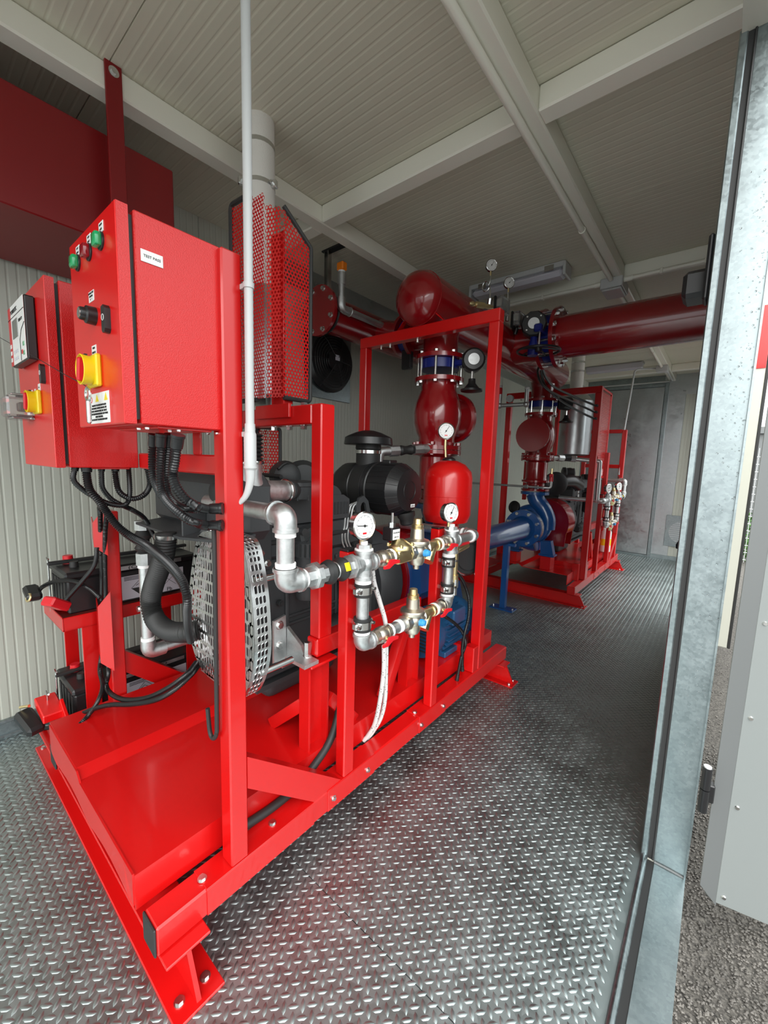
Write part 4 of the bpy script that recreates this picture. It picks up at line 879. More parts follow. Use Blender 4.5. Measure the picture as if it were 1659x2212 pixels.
# ================================================================ units built twice: near, and mirrored for the far skid
def gauge(label, c, n, r=.05, needle=.6, stem=.03, group='pressure gauges', red=True):
    # c = dial centre, n = facing direction, stem downwards
    c, n = V(c), V(n).normalized(); up = V(0, 0, 1); rt = up.cross(n).normalized(); up = n.cross(rt)
    g = thing('pressure_gauge', label, 'gauge', loc_(tuple(c - V(0, 0, r + stem))), group)
    k = MB().lathe(c - n * r * .62, n, [(0, r * .80), (.002, r * .9), (r * .52, r * .9), (r * .56, r), (r * .70, r), (r * .74, r * .93), (r * .68, r * .86)], 32); cs = k.build('gauge_case', STEEL, g)
    MB().cyl(c + n * r * .055, c + n * r * .075, r * .87, n=32).build('gauge_dial', WHITE, g)
    m = MB()
    for i in range(11):
        a = math.radians(225 - 27 * i); e = rt * math.cos(a) + up * math.sin(a)
        m.obox(c + n * r * .08 + e * r * .66, (r * .02, r * .10, r * .012), Matrix((e.cross(n), e, n)).transposed())
    m.torus(c + n * r * .08, n, r * .72, r * .008, 32, 4); m.build('dial_scale', PRINT, g, 0, kind='stuff')
    a = math.radians(225 - 270 * needle); e = rt * math.cos(a) + up * math.sin(a)
    MB().obox(c + n * r * .11 + e * r * .20, (r * .05, r * .90, r * .02), Matrix((e.cross(n), e, n)).transposed()).cyl(c + n * r * .08, c + n * r * .14, r * .09, n=12).build('needle', PRINT, g, 30)
    if red: MB().obox(c + n * r * .08 - up * r * .52, (r * .34, r * .13, r * .012), Matrix((rt, up, n)).transposed()).build('dial_mark', REDH, g, 0)
    MB().cyl(c - n * r * .2 - V(0, 0, r * .85), c - n * r * .2 - V(0, 0, r + stem), r * .17, n=8).build('gauge_stem', BRASS, g)
    return g
def elbow(a, b, c, r, parent, name='elbow', bead=True):
    a, b, c = V(a), V(b), V(c)
    m = MB().tube(fillet([a, b, c], r * 1.05, 10), r * 1.28, 18)
    for p, q in ((a, b), (c, b)): m.cyl(p, p + (q - p).normalized() * .009, r * 1.45, n=18)
    m.build(name, GPIPE, parent, 50)
def tape(p, d, r, parent, L=.014):
    p, d = V(p), V(d).normalized(); MB().lathe(p, d, [(0, r * 1.02), (.001, r * 1.16), (L, r * 1.18), (L + .001, r * 1.02)], 18).build('thread_tape', TAPE, parent)
def ball_valve(y, z, X, r, parent):
    m = MB().cyl((X, y - .040, z), (X, y - .022, z), r * 1.3, n=8).lathe((X, y - .022, z), (0, 1, 0), [(0, r * 1.15), (.01, r * 1.4), (.034, r * 1.4), (.044, r * 1.15)], 20).cyl((X, y + .022, z), (X, y + .040, z), r * 1.3, n=8)
    v = m.build('ball_valve', NICK, parent, 50)
    MB().cyl((X + r * 1.2, y, z - r * .2), (X + r * 2.0, y, z - r * .35), .008, n=10).build('valve_stem', BRASS, v)
    MB().prism([(X + r * 1.95, y - .040, z - .022), (X + r * 1.95, y - .014, z - .024), (X + r * 1.95, y + .012, z - .012), (X + r * 1.95, y + .040, z - .014), (X + r * 1.95, y + .042, z - .004), (X + r * 1.95, y + .012, z + .004), (X + r * 1.95, y - .008, z + .005), (X + r * 1.95, y - .020, z - .010), (X + r * 1.95, y - .040, z - .013)], (.007, 0, 0)).build('lever', REDH, v, 0)
def prv(y, z, X, parent):
    m = MB().sphere((X, y, z), .036, 20, 12, (1, 1.15, .95)); m.cyl((X, y - .058, z), (X, y - .030, z), .031, n=8).cyl((X, y + .030, z), (X, y + .052, z), .029, n=8)
    m.lathe((X, y, z + .02), (0, 0, 1), [(0, .030), (.006, .047), (.014, .050), (.022, .047), (.028, .030), (.03, .027), (.066, .025), (.068, .022)], 24)
    m.lathe((X, y, z - .02), (0, 0, -1), [(0, .032), (.02, .032), (.032, .026), (.036, .012), (.050, .012)], 20)
    v = m.build('pressure_reducer', NICK, parent, 45)
    MB().lathe((X, y, z + .088), (0, 0, 1), [(0, .021), (.004, .0225), (.014, .0225), (.016, .017), (.036, .0155)], 12).build('adjusting_cap', BRASS, v)
    MB().lathe((X + .034, y + .008, z - .004), (1, .25, 0), [(-.006, .014), (.010, .014), (.014, .011), (.020, .011)], 14).build('plug', BLUEC, v)
def strainer(y, z, X, parent):
    m = MB().lathe((X, y - .045, z), (0, 1, 0), [(0, .025), (.018, .026), (.02, .022), (.065, .022), (.067, .026), (.088, .025)], 16)
    d = V(.12, -.62, -.78).normalized(); p = V(X, y, z); m.cyl(p, p + d * .055, .022, n=16).cyl(p + d * .052, p + d * .072, .0255, n=8)
    m.build('strainer', BRASS, parent, 45)
def clampc(z, y, X, parent):
    MB().cyl((X, y, z - .022), (X, y, z - .013), .0295, n=20).cyl((X, y, z + .013), (X, y, z + .022), .0295, n=20).build('clamp_rubber', RUBBER, parent)
    k = MB().cyl((X, y, z - .012), (X, y, z + .012), .0305, n=20)
    for s in (-1, 1): k.box(X - .008, X + .012, y + s * .030 - .012, y + s * .030 + .012, z - .011, z + .011, .003).cyl((X + .012, y + s * .034, z), (X + .024, y + s * .034, z), .006, n=8)
    k.box(X - .044, X - .028, y - .008, y + .008, z - .008, z + .008); k.build('pipe_clamp', ZINC, parent, 45)
def union(y0, y1, z, X, r, parent):
    L = y1 - y0
    MB().cyl((X, y0, z), (X, y0 + L * .38, z), r * 1.35, n=8).lathe((X, y0 + L * .34, z), (0, 1, 0), [(0, r * 1.5), (L * .06, r * 1.85), (L * .30, r * 1.85), (L * .36, r * 1.6)], 8).cyl((X, y0 + L * .6, z), (X, y1, z), r * 1.3, n=8).build('pipe_union', GPIPE, parent, 30)
def test_loop(label, full=True):
    X, ZU, ZL, r = -.872, .968, .692, .0215
    t = thing('test_pipe_loop', label, 'pipework', loc_((X, 1.2, ZL)), 'cooling water pipe loops')
    # branch from the engine side, down leg, elbow into the upper run
    MB().cyl((-1.28, .655, 1.153), (-.915, .655, 1.153), .0235, n=20).build('pipe_run', GPIPE, t)
    elbow((-.918, .655, 1.153), (X, .655, 1.153), (X, .655, 1.108), .0235, t); tape((-.930, .655, 1.153), (1, 0, 0), .0235, t, .010)
    MB().cyl((X, .655, 1.11), (X, .655, 1.0), .0235, n=20).build('pipe_run', GPIPE, t)
    tape((X, .655, 1.108), (0, 0, -1), .0235, t); tape((X, .655, 1.010), (0, 0, 1), .0235, t)
    elbow((X, .655, 1.010), (X, .655, ZU), (X, .705, ZU), .0235, t); tape((X, .705, ZU), (0, 1, 0), .0235, t, .012)
    union(.718, .792, ZU, X, r, t)
    MB().lathe((X, .792, ZU), (0, 1, 0), [(0, .024), (.008, .034), (.022, .038), (.036, .026), (.044, .024), (.052, .026), (.066, .038), (.080, .034), (.088, .024)], 24).build('rubber_bellows', RUBBER, t)
    MB().torus((X, .836, ZU), (0, 1, 0), .024, .003, 18, 6).build('bellows_ring', GPIPE, t)
    MB().obox((X + .033, .858, ZU + .014), (.004, .020, .026), Matrix.Rotation(-.4, 3, 'Y'), .001).build('bellows_label', YELLOW, t, 0)
    union(.880, .932, ZU, X, r, t); tape((X, .924, ZU), (0, 1, 0), r, t, .010)
    def cross_(y, up, dn):
        m = MB().sphere((X, y, ZU), .034, 18, 12); m.cyl((X, y - .042, ZU), (X, y + .042, ZU), .028, n=18).cyl((X, y, ZU - dn), (X, y, ZU + up), .028, n=18)
        for a, b in (((0, -.044, 0), (0, -.034, 0)), ((0, .034, 0), (0, .044, 0)), ((0, 0, up - .010), (0, 0, up)), ((0, 0, -dn), (0, 0, -dn + .010))): m.cyl(V(X, y, ZU) + V(a), V(X, y, ZU) + V(b), .032, n=18)
        m.build('cross_fitting', GPIPE, t, 50)
        MB().cyl((X, y, ZU + up), (X, y, ZU + up + .018), .026, .024, n=8).build('reducer_bush', GPIPE, t, 30)
        MB().cyl((X, y, ZU + up + .016), (X, y, ZU + up + .028), .012, n=14).build('thread_tape', TAPE, t)
        tape((X, y, ZU + up - .004), (0, 0, 1), .026, t, .008)
    cross_(.965, .045, .052); tape((X, 1.006, ZU), (0, 1, 0), r * 1.1, t, .010)
    ball_valve(1.058, ZU, X, .0205, t); tape((X, 1.098, ZU), (0, 1, 0), r * 1.08, t, .010)
    # solenoid valve with coil
    m = MB().box(X - .026, X + .026, 1.118, 1.205, ZU - .03, ZU + .022, .006).lathe((X, 1.160, ZU + .02), (0, 0, 1), [(0, .043), (.012, .043), (.016, .040), (.03, .022), (.036, .012)], 20).cyl((X, 1.108, ZU), (X, 1.125, ZU), .028, n=8).cyl((X, 1.198, ZU), (X, 1.215, ZU), .028, n=8)
    for a, b in ((-1, -1), (-1, 1), (1, -1), (1, 1)): m.cyl((X + a * .030, 1.16 + b * .032, ZU + .03), (X + a * .030, 1.16 + b * .032, ZU + .042), .006, n=6)
    sv = m.build('solenoid_valve', BRASS, t, 40)
    MB().box(X - .05, X - .005, 1.115, 1.165, ZU + .05, ZU + .098, .004).build('solenoid_coil', BLACK, sv, 30)
    MB().box(X - .005, X - .0038, 1.120, 1.160, ZU + .055, ZU + .092, .0004).build('coil_label', WHITE, sv, 0)
    if full: text('SOLENOID', .0075, (X - .0034, 1.140, ZU + .080), (0, 1, 0), (0, 0, 1), PRINT, sv); text('24V CE', .008, (X - .0034, 1.140, ZU + .064), (0, 1, 0), (0, 0, 1), PRINT, sv)
    MB().cyl((X - .025, 1.14, ZU + .098), (X - .025, 1.14, ZU + .115), .013, n=6).cyl((X - .025, 1.14, ZU + .115), (X - .025, 1.14, ZU + .15), .005, n=8).build('coil_nut', ZINC, sv, 30)
    tape((X, 1.212, ZU), (0, 1, 0), r * 1.1, t, .010)
    prv(1.265, ZU - .004, X, t); tape((X, 1.312, ZU), (0, 1, 0), r * 1.1, t, .012)
    strainer(1.372, ZU, X, t); tape((X, 1.413, ZU), (0, 1, 0), r * 1.08, t, .012)
    ball_valve(1.462, ZU, X, .0205, t)
    cross_(1.525, .045, .052)
    MB().cyl((X, 1.565, ZU), (X, 1.70, ZU), r, n=18).build('pipe_run', GPIPE, t); tape((X, 1.566, ZU), (0, 1, 0), r * 1.1, t, .010); tape((X, 1.690, ZU), (0, 1, 0), r * 1.1, t, .010)
    elbow((X, 1.695, ZU), (X, 1.735, ZU), (X - .045, 1.735, ZU), r, t); MB().cyl((X - .04, 1.735, ZU), (-1.30, 1.735, ZU), r, n=18).build('pipe_run', GPIPE, t); tape((X - .05, 1.735, ZU), (-1, 0, 0), r * 1.05, t, .012)
    # down legs and lower run
    for y in (.965, 1.51):
        MB().cyl((X, y, ZU - .05), (X, y, ZL + .04), r, n=18).build('pipe_run', GPIPE, t)
        tape((X, y, ZU - .052), (0, 0, -1), r * 1.08, t); tape((X, y, ZL + .036), (0, 0, 1), r * 1.08, t)
        for z in (.880, .762): clampc(z, y, X, t)
    elbow((X, .965, ZL + .036), (X, .965, ZL), (X, 1.01, ZL), r, t); tape((X, 1.008, ZL), (0, 1, 0), r, t, .010)
    elbow((X, 1.51, ZL + .036), (X, 1.51, ZL), (X, 1.472, ZL), r, t)
    ball_valve(1.065, ZL, X, .0205, t); tape((X, 1.105, ZL), (0, 1, 0), r, t, .012)
    MB().cyl((X, 1.11, ZL), (X, 1.22, ZL), r, n=18).build('pipe_run', GPIPE, t); tape((X, 1.158, ZL), (0, 1, 0), r, t, .016)
    prv(1.255, ZL, X, t); tape((X, 1.302, ZL), (0, 1, 0), r * 1.1, t, .012)
    strainer(1.362, ZL, X, t); tape((X, 1.402, ZL), (0, 1, 0), r * 1.08, t, .012)
    ball_valve(1.442, ZL, X, .0195, t)
    return t
def riser(label, with_side=True):
    # discharge riser: pump neck, check valve, butterfly valve, up into the manifold
    X, Y = -1.40, 2.20
    t = thing('discharge_riser', label, 'pipe', loc_((X, Y, 1.03)), 'pump discharge risers')
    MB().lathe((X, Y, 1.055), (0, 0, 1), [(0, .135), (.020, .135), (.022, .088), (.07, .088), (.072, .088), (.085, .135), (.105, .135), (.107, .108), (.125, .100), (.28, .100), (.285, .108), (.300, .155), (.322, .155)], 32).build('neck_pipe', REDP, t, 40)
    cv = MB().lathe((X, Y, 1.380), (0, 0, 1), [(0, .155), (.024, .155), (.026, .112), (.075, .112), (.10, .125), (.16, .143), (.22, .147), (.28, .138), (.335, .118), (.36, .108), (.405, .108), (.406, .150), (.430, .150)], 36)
    cvo = cv.build('check_valve', REDP, t, 40)
    d = V(.03, 1, .03).normalized()
    MB().lathe(V(X, Y, 1.585), d, [(0, .10), (.10, .130), (.175, .138), (.18, .158), (.205, .158), (.2051, .0)], 32).build('inspection_cover', REDP, cvo, 40)
    MB().lathe((X, Y, 1.862), (0, 0, 1), [(0, .09), (.0, .118), (.054, .118), (.054, .09)], 32).build('butterfly_valve', NAVY, t, 40)
    MB().box(X + .09, X + .20, Y - .020, Y + .020, 1.872, 1.906, .006).build('valve_neck', NAVY, t, 30)
    g = MB().lathe((X + .225, Y, 1.892), (.55, -.84, 0), [(-.055, .04), (-.05, .062), (.03, .066), (.04, .055)], 20).box(X + .17, X + .235, Y - .04, Y + .04, 1.85, 1.935, .008).build('gear_box', BLACK, t)
    gc_ = V(X + .225, Y, 1.892) + V(.55, -.84, 0) * .041; MB().cyl(gc_, gc_ + V(.55, -.84, 0) * .003, .032, n=20).build('gear_plate', GPIPE, t)
    MB().cyl((X + .235, Y - .02, 1.845), (X + .235, Y - .02, 1.775), .008, n=10).build('spindle', STEEL, t)
    MB().lathe((X + .235, Y - .02, 1.71), (0, 0, 1), [(0, .02), (.005, .062), (.016, .064), (.022, .045), (.05, .022), (.075, .020)], 20).build('hand_knob', BLACK, t)
    MB().lathe((X, Y, 1.918), (0, 0, 1), [(0, .150), (.024, .150), (.026, .104), (.20, .104)], 32).build('upper_flange', REDP, t, 40)
    for zf, zt, R in ((1.795, 1.955, .132), (1.35, 1.425, .137)):
        for k in range(8):
            a = (k + .5) * math.pi / 4; x, y = X + R * math.cos(a), Y + R * math.sin(a)
            if zf > 1.5:
                MB().cyl((x, y, zf), (x, y, zt), .0075, n=8).cyl((x, y, zf - .004), (x, y, zf - .02), .014, n=6).cyl((x, y, 1.942), (x, y, 1.956), .014, n=6).build('stud_bolt', ZINC, t, 30)
            else: MB().cyl((x, y, zf), (x, y, zt), .009, n=8).cyl((x, y, zf - .002), (x, y, zf + .014), .015, n=6).cyl((x, y, zt - .016), (x, y, zt), .015, n=6).build('stud_bolt', REDP, t, 30)
    return t
def pump(label):
    X, Y, Z = -1.40, 2.20, .70
    p = thing('fire_pump', label, 'pump', loc_((X, Y, .30)), 'blue fire pumps')
    # volute: growing radius ring around the shaft (axis Y), tangential discharge up
    m = MB(); n = 40; rings = []
    for i in range(n + 1):
        a = -math.pi * .42 + 2 * math.pi * i / n; R = .175 + .055 * i / n; tb = .040 + .032 * i / n
        c = V(X, Y, Z); e = V(math.cos(a), 0, math.sin(a)); rings.append([c + e * (R - .04 + tb * math.cos(q)) + V(0, tb * math.sin(q) * 1.0, 0) for q in [2 * math.pi * k / 14 for k in range(14)]])
    m.skin(rings); m.lathe((X, Y + .06, Z), (0, -1, 0), [(0, .12), (.01, .17), (.11, .17), (.13, .13), (.17, .10)], 32)
    m.build('volute', BLUE, p, 50)
    MB().tube(catmull([(X + .15, Y, Z - .02), (X + .145, Y, Z + .08), (X + .10, Y, Z + .17), (X + .03, Y, Z + .25), (X, Y, Z + .325)], 5), [.070 + .0007 * i for i in range(21)], 20).build('discharge_neck', BLUE, p)
    MB().cyl((X, Y, Z + .318), (X, Y, Z + .346), .135, n=32).build('discharge_flange', BLUE, p)
    MB().lathe((X, Y + .10, Z), (0, 1, 0), [(0, .10), (.02, .135), (.05, .14), (.055, .17), (.08, .17), (.082, .15)], 32).build('suction_flange', BLUE, p, 40)
    for k in range(8):
        a = (k + .5) * math.pi / 4; MB().cyl((X + .15 * math.cos(a), Y + .14, Z + .15 * math.sin(a)), (X + .15 * math.cos(a), Y + .29, Z + .15 * math.sin(a)), .010, n=8).cyl((X + .15 * math.cos(a), Y + .275, Z + .15 * math.sin(a)), (X + .15 * math.cos(a), Y + .292, Z + .15 * math.sin(a)), .016, n=6).build('stud_bolt', ZINC, p, 30)
    MB().cyl((X, Y + .184, Z), (X, Y + .234, Z), .176, n=32).build('wafer_ring', STEEL, p)
    MB().lathe((X - .12, Y + .12, Z + .18), (-.3, 1, .2), [(0, .03), (.03, .055), (.05, .06), (.06, .03)], 18).torus((X - .13, Y + .19, Z + .19), (-.3, 1, .2), .055, .008, 20, 8).build('vent_wheel', BLACK, p)
    for s in (-1, 1): MB().prism([(X + s * .10, Y - .04, Z - .14), (X + s * .20, Y - .04, Z - .13), (X + s * .235, Y - .04, Z - .27), (X + s * .11, Y - .04, Z - .27)], (0, .07, 0)).box(X + s * .17 - .075, X + s * .17 + .075, Y - .06, Y + .05, Z - .285, Z - .265, .004).build('pump_foot', BLUE, p, 0)
    # bearing bracket towards the engine
    MB().lathe((X, Y - .05, Z), (0, -1, 0), [(0, .15), (.04, .14), (.08, .09), (.26, .075), (.27, .05)], 28).build('bearing_bracket', BLUE, p, 40)
    MB().box(X - .05, X + .05, Y - .26, Y - .10, Z - .27, Z - .05, .01).build('bracket_foot', BLUE, p, 30)
    for s in (-1, 1):
        b = MB().box(X + s * .17 - .05, X + s * .17 + .05, Y - .07, Y + .06, .285, .415, .003).build('pedestal', RED, p, 30)
    return p
def coupling(label):
    g = thing('coupling_guard', label, 'guard', loc_((-1.40, 1.72, .5)), 'shaft coupling guards')
    m = MB(); n = 24; R = .250
    arc = [V(-1.40 + R * math.cos(a), 0, .70 + R * math.sin(a)) for a in [math.pi * (-.12 + 1.24 * i / n) for i in range(n + 1)]]
    m.prism([(p.x, 1.60, p.z) for p in arc] + [(-1.62, 1.60, .46), (-1.18, 1.60, .46)], (0, .012, 0)); m.prism([(p.x, 1.83, p.z) for p in arc] + [(-1.62, 1.83, .46), (-1.18, 1.83, .46)], (0, .010, 0))
    m.build('guard_end', REDP, g, 0)
    m = MB(); v = [V(p.x, 1.605, p.z) for p in arc] + [V(p.x, 1.835, p.z) for p in arc]; k = n + 1; m.add(v, [(i, i + 1, k + i + 1, k + i) for i in range(n)]); m.build('guard_shell', REDP, g, 40)
    MB().cyl((-1.40, 1.59, .70), (-1.40, 1.95, .70), .035, n=16).build('shaft', STEEL, g)
    return g
def far_pipes(): pass
riser('near red discharge riser with bulging check valve beneath the portal')
pump('blue end suction pump at the far end of the near skid')
coupling('red rounded coupling guard beside the near flywheel housing')
lp1 = test_loop('near galvanised pipe loop with brass valves clipped to two red stub posts')
gauge('large pressure gauge on the first cross of the near pipe loop', (-.872, .962, 1.092), (1, -.12, .04), .047, .18, .02)
gauge('pressure gauge on second cross of near pipe loop, before the red vessel', (-.880, 1.522, 1.090), (1, -.25, .04), .044, .62, .02)
gauge('pressure gauge standing on the red expansion vessel, before flange', (-1.09, 1.80, 1.46), (.55, -.84, .03), .042, .62, .05)
gauge('pressure gauge peeking out low between near strainer and stub post', (-.99, 1.47, .905), (.62, -.78, .03), .036, .72, .02)
# ---- drain line with red cock behind the second stub
dl = thing('drain_valve', 'brass drain line with red cock hanging beside second stub post', 'valve', (-.90, 1.60, .72))
m = MB().lathe((-.90, 1.615, .74), (0, 0, 1), [(0, .012), (.02, .012), (.022, .019), (.055, .019), (.057, .014), (.10, .015), (.16, .014), (.162, .018), (.20, .018), (.22, .014), (.26, .012)], 14).build('brass_body', BRASS, dl, 50)
MB().cyl((-.90, 1.615, .735), (-.90, 1.615, .775), .021, n=6).cyl((-.90, 1.615, .70), (-.90, 1.615, .735), .016, n=12).build('nut', GPIPE, dl, 30)
MB().cyl((-.90, 1.615, .90), (-.90, 1.73, .915), .012, n=12).build('brass_branch', BRASS, dl)
MB().box(-.885, -.872, 1.60, 1.70, .930, .95, .004).build('lever', REDH, dl, 30)
# ---- expansion vessel
def vessel(c, label):
    e = thing('expansion_vessel', label, 'vessel', c)
    x, y, z = c
    MB().lathe((x, y, z), (0, 0, 1), [(0, .07), (.0, .112), (.035, .125), (.04, .126), (.23, .126), (.262, .119), (.30, .085), (.318, .045), (.322, .0)], 40).build('vessel_body', RED, e, 50)
    MB().torus((x, y, z + .135), (0, 0, 1), .126, .0015, 40, 6).build('weld_seam', RED, e)
    MB().lathe((x, y, z + .315), (0, 0, 1), [(0, .038), (.012, .034), (.022, .018)], 20).build('valve_cap', BLACK, e)
    MB().cyl((x, y, z), (x, y, z - .03), .07, n=24).build('vessel_base', RED, e)
vessel((-1.11, 1.875, .995), 'bright red round expansion vessel behind the second near gauge')
MB().cyl((-1.085, 1.80, 1.33), (-1.09, 1.80, 1.375), .006, n=8).build('gauge_pipe', BRASS, bpy.data.objects['pressure_gauge.002'])
# ---- priming line from the riser neck over the air filter
pl = thing('priming_line', 'silver threaded fittings with black bellows joining near riser above air filter', 'pipe', (-1.4, 2.0, 1.33))
a, b = V(-1.36, 2.10, 1.385), V(-1.50, 1.80, 1.355); d = (b - a).normalized(); L = (b - a).length
MB().cyl(a, a + d * L * .22, .030, n=18).build('socket', GPIPE, pl); MB().cyl(a + d * L * .04, a + d * L * .10, .032, n=18).build('thread_tape', TAPE, pl)
MB().cyl(a + d * L * .22, a + d * L * .40, .032, n=8).cyl(a + d * L * .70, a + d * L * .88, .032, n=8).build('union_nut', GPIPE, pl, 30)
MB().lathe(a + d * L * .40, d, [(0, .022), (L * .05, .030), (L * .13, .024), (L * .17, .024), (L * .25, .030), (L * .30, .022)], 18).build('rubber_bellows', RUBBER, pl)
MB().tube(fillet([a + d * L * .86, b + d * .02, b + V(-.01, -.02, -.08)], .03), .026, 16).build('elbow', GPIPE, pl)
# ---- jockey pump motor
jm = thing('jockey_motor', 'blue finned electric motor low on near skid behind second stub post', 'motor', (-1.12, 1.83, .29))
MB().lathe((-1.12, 1.66, .415), (0, 1, 0), [(0, .09), (.004, .112), (.08, .118), (.10, .108), (.34, .108), (.36, .12), (.40, .12), (.42, .07)], 32).build('motor_case', BLUEM, jm, 40)
m = MB()
for k in range(26):
    a = 2 * math.pi * k / 26; m.obox((-1.12 + .113 * math.cos(a), 1.885, .415 + .113 * math.sin(a)), (.022, .22, .004), Matrix.Rotation(-a, 3, 'Y'))
m.build('cooling_fin', BLUEM, jm, 0, kind='stuff')
m = MB()
for k in range(9): m.box(-1.20, -1.04, 1.653, 1.662, .345 + k * .018, .351 + k * .018)
m.build('fan_grille', IRON2, jm, 0, kind='stuff')
MB().box(-1.22, -1.02, 1.78, 1.98, .285, .315, .004).build('motor_foot', BLUEM, jm, 30)
MB().box(-1.08, -.99, 1.80, 1.93, .46, .54, .008).build('terminal_box', BLUEM, jm, 30)
jb_ = thing('bearing_housing', 'dark blue ribbed pump bracket behind the near pressure reducers', 'bracket', (-1.2, 1.72, .5))
MB().prism([(-1.30, 1.62, .90), (-1.10, 1.62, .90), (-1.08, 1.62, .66), (-1.16, 1.62, .58), (-1.30, 1.62, .58)], (0, .34, 0)).build('housing', BLUE, jb_, 0)
MB().lathe((-1.03, 1.97, .80), (1, -.5, 0), [(0, .095), (.015, .10), (.02, .075), (.03, .07)], 28).build('suction_cover', IRON2, jb_); MB().torus((-1.015, 1.963, .80), (1, -.5, 0), .098, .007, 28, 8).build('cover_rim', STEEL, jb_)
for k_, lb_ in (('blackcond1', 'black corrugated conduit arching from drain valve down to near base rail'), ('blackcond2', 'black corrugated conduit from blue motor to the near base rail')):
    conduit(lb_, k_, .0085, (0, 1), 'motor conduits on the near base rail')
HG = 'braided hoses by the first stub post'
for k_, lb_ in (('braid1', 'white braided drain hose from upper red lever, long one'), ('braid2', 'white braided drain hose from lower red lever, short one')):
    P = catmull(PATHS[k_], 8); t = thing('braided_hose', lb_, 'hose', tuple(P[0]), HG); MB().tube(P, .0085, 12).build('hose_wall', HOSEW, t)
    m = MB(); Q = resample(P, .012)
    for i in range(1, len(Q) - 1):
        tg = (Q[i + 1] - Q[i - 1]).normalized(); a, b = frame(tg); w = i * .9
        for s in (0, 1):
            e = a * math.cos(w * (1 if s else -1)) + b * math.sin(w * (1 if s else -1)); m.obox(Q[i] + e * .0085, (.0016, .004, .0016), Matrix((tg.cross(e), (tg + e.cross(tg) * (.8 if s else -.8)).normalized(), e)).transposed())
    m.build('braid_fleck', PRINT, t, 0, kind='stuff')
# ================================================================ manifold between the two skids
mf = thing('manifold', 'thick red header pipe with domed end resting on the near portal', 'pipe', (-1.40, 3.1, 2.07))
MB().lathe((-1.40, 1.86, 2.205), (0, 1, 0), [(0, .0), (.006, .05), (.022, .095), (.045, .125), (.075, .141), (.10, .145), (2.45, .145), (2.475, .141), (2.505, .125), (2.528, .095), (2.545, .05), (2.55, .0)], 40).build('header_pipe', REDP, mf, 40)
MB().torus((-1.40, 1.957, 2.205), (0, 1, 0), .1445, .003, 40, 6).build('weld_seam', REDP, mf)
for yy in (2.20, 4.115): MB().lathe((-1.40 if yy < 3 else -1.43, yy, 2.0), (0, 0, 1), [(0, .104), (.05, .104), (.12, .118)], 28).build('branch_pipe', REDP, mf, 40)
for x in (-1.56, -1.24):
    s = 1 if x > -1.4 else -1; MB().prism([(x, 1.966, 2.062), (x + .004, 1.966, 2.062), (x - s * .055, 1.966, 2.118), (x - s * .06, 1.966, 2.112)], (0, .03, 0)).build('saddle', RED, mf, 0)
YB, ZBr = 3.10, 2.205
MB().lathe((-1.40, YB, ZBr), (1, 0, 0), [(.10, .143), (.30, .143), (.30, .205), (.325, .205)], 36).build('branch_pipe', REDP, mf, 40)
bp = thing('branch_pipe', 'long red pipe running right from the handwheel valve to the container wall', 'pipe', (-.55, YB, 2.06))
MB().lathe((-1.0, YB, ZBr), (1, 0, 0), [(0, .205), (.026, .205), (.028, .143), (.94, .143)], 36).build('pipe_barrel', REDP, bp, 40)
MB().cyl((-.13, YB, ZBr), (-.082, YB, ZBr), .20, n=36).build('wall_collar', RUBBER, bp)
hv = thing('handwheel_valve', 'navy butterfly valve with black gearbox and horizontal handwheel on the branch', 'valve', (-1.05, YB, 2.06))
MB().lathe((-1.073, YB, ZBr), (1, 0, 0), [(0, .12), (0, .165), (.073, .165), (.073, .12)], 36).build('valve_body', NAVY, hv, 40)
for k in range(12):
    a = 2 * math.pi * (k + .5) / 12; y, z = YB + .182 * math.cos(a), ZBr + .182 * math.sin(a)
    MB().cyl((-1.11, y, z), (-.955, y, z), .009, n=8).cyl((-.974, y, z), (-.958, y, z), .016, n=6).build('stud_bolt', ZINC, hv, 30)
MB().box(-1.065, -1.015, YB - .30, YB - .13, ZBr - .02, ZBr + .03, .008).build('valve_neck', NAVY, hv, 30)
gb2 = MB().lathe((-1.085, YB - .24, 2.245), (.30, -.95, 0), [(-.06, .06), (-.055, .080), (.030, .085), (.042, .075)], 10).build('gear_box', BLACK, hv, 25)
gd = V(.30, -.95, 0).normalized(); gc0 = V(-1.085, YB - .24, 2.245) + gd * .043
MB().cyl(gc0, gc0 + gd * .003, .036, n=24).build('gear_plate', GPIPE, gb2)
ga, gbv = frame(gd)
for k in range(4):
    a = math.pi * (k + .5) / 2; p = gc0 + (ga * math.cos(a) + gbv * math.sin(a)) * .060; MB().bolt(p, gd, .006, .006, False).build('screw', ZINC, gb2, 30)
WC = V(-1.035, YB - .26, 2.065)
MB().cyl(WC, WC + V(0, 0, .13), .0075, n=12).build('spindle', STEEL, hv); MB().lathe(WC + V(-.045, .02, -.02), (0, 0, 1), [(0, .035), (.06, .035), (.10, .022), (.17, .022)], 20).build('stem_post', NAVY, hv)
wm = MB().torus(WC, (0, 0, 1), .135, .008, 40, 8)
for k in range(5):
    a = 2 * math.pi * k / 5 + .3; wm.tube([WC + V(0, 0, .02), WC + V(.07 * math.cos(a), .07 * math.sin(a), .012), WC + V(.134 * math.cos(a), .134 * math.sin(a), 0)], .006, 8)
wm.cyl(WC - V(0, 0, .005), WC + V(0, 0, .03), .022, n=16).build('handwheel', BLACK, hv)
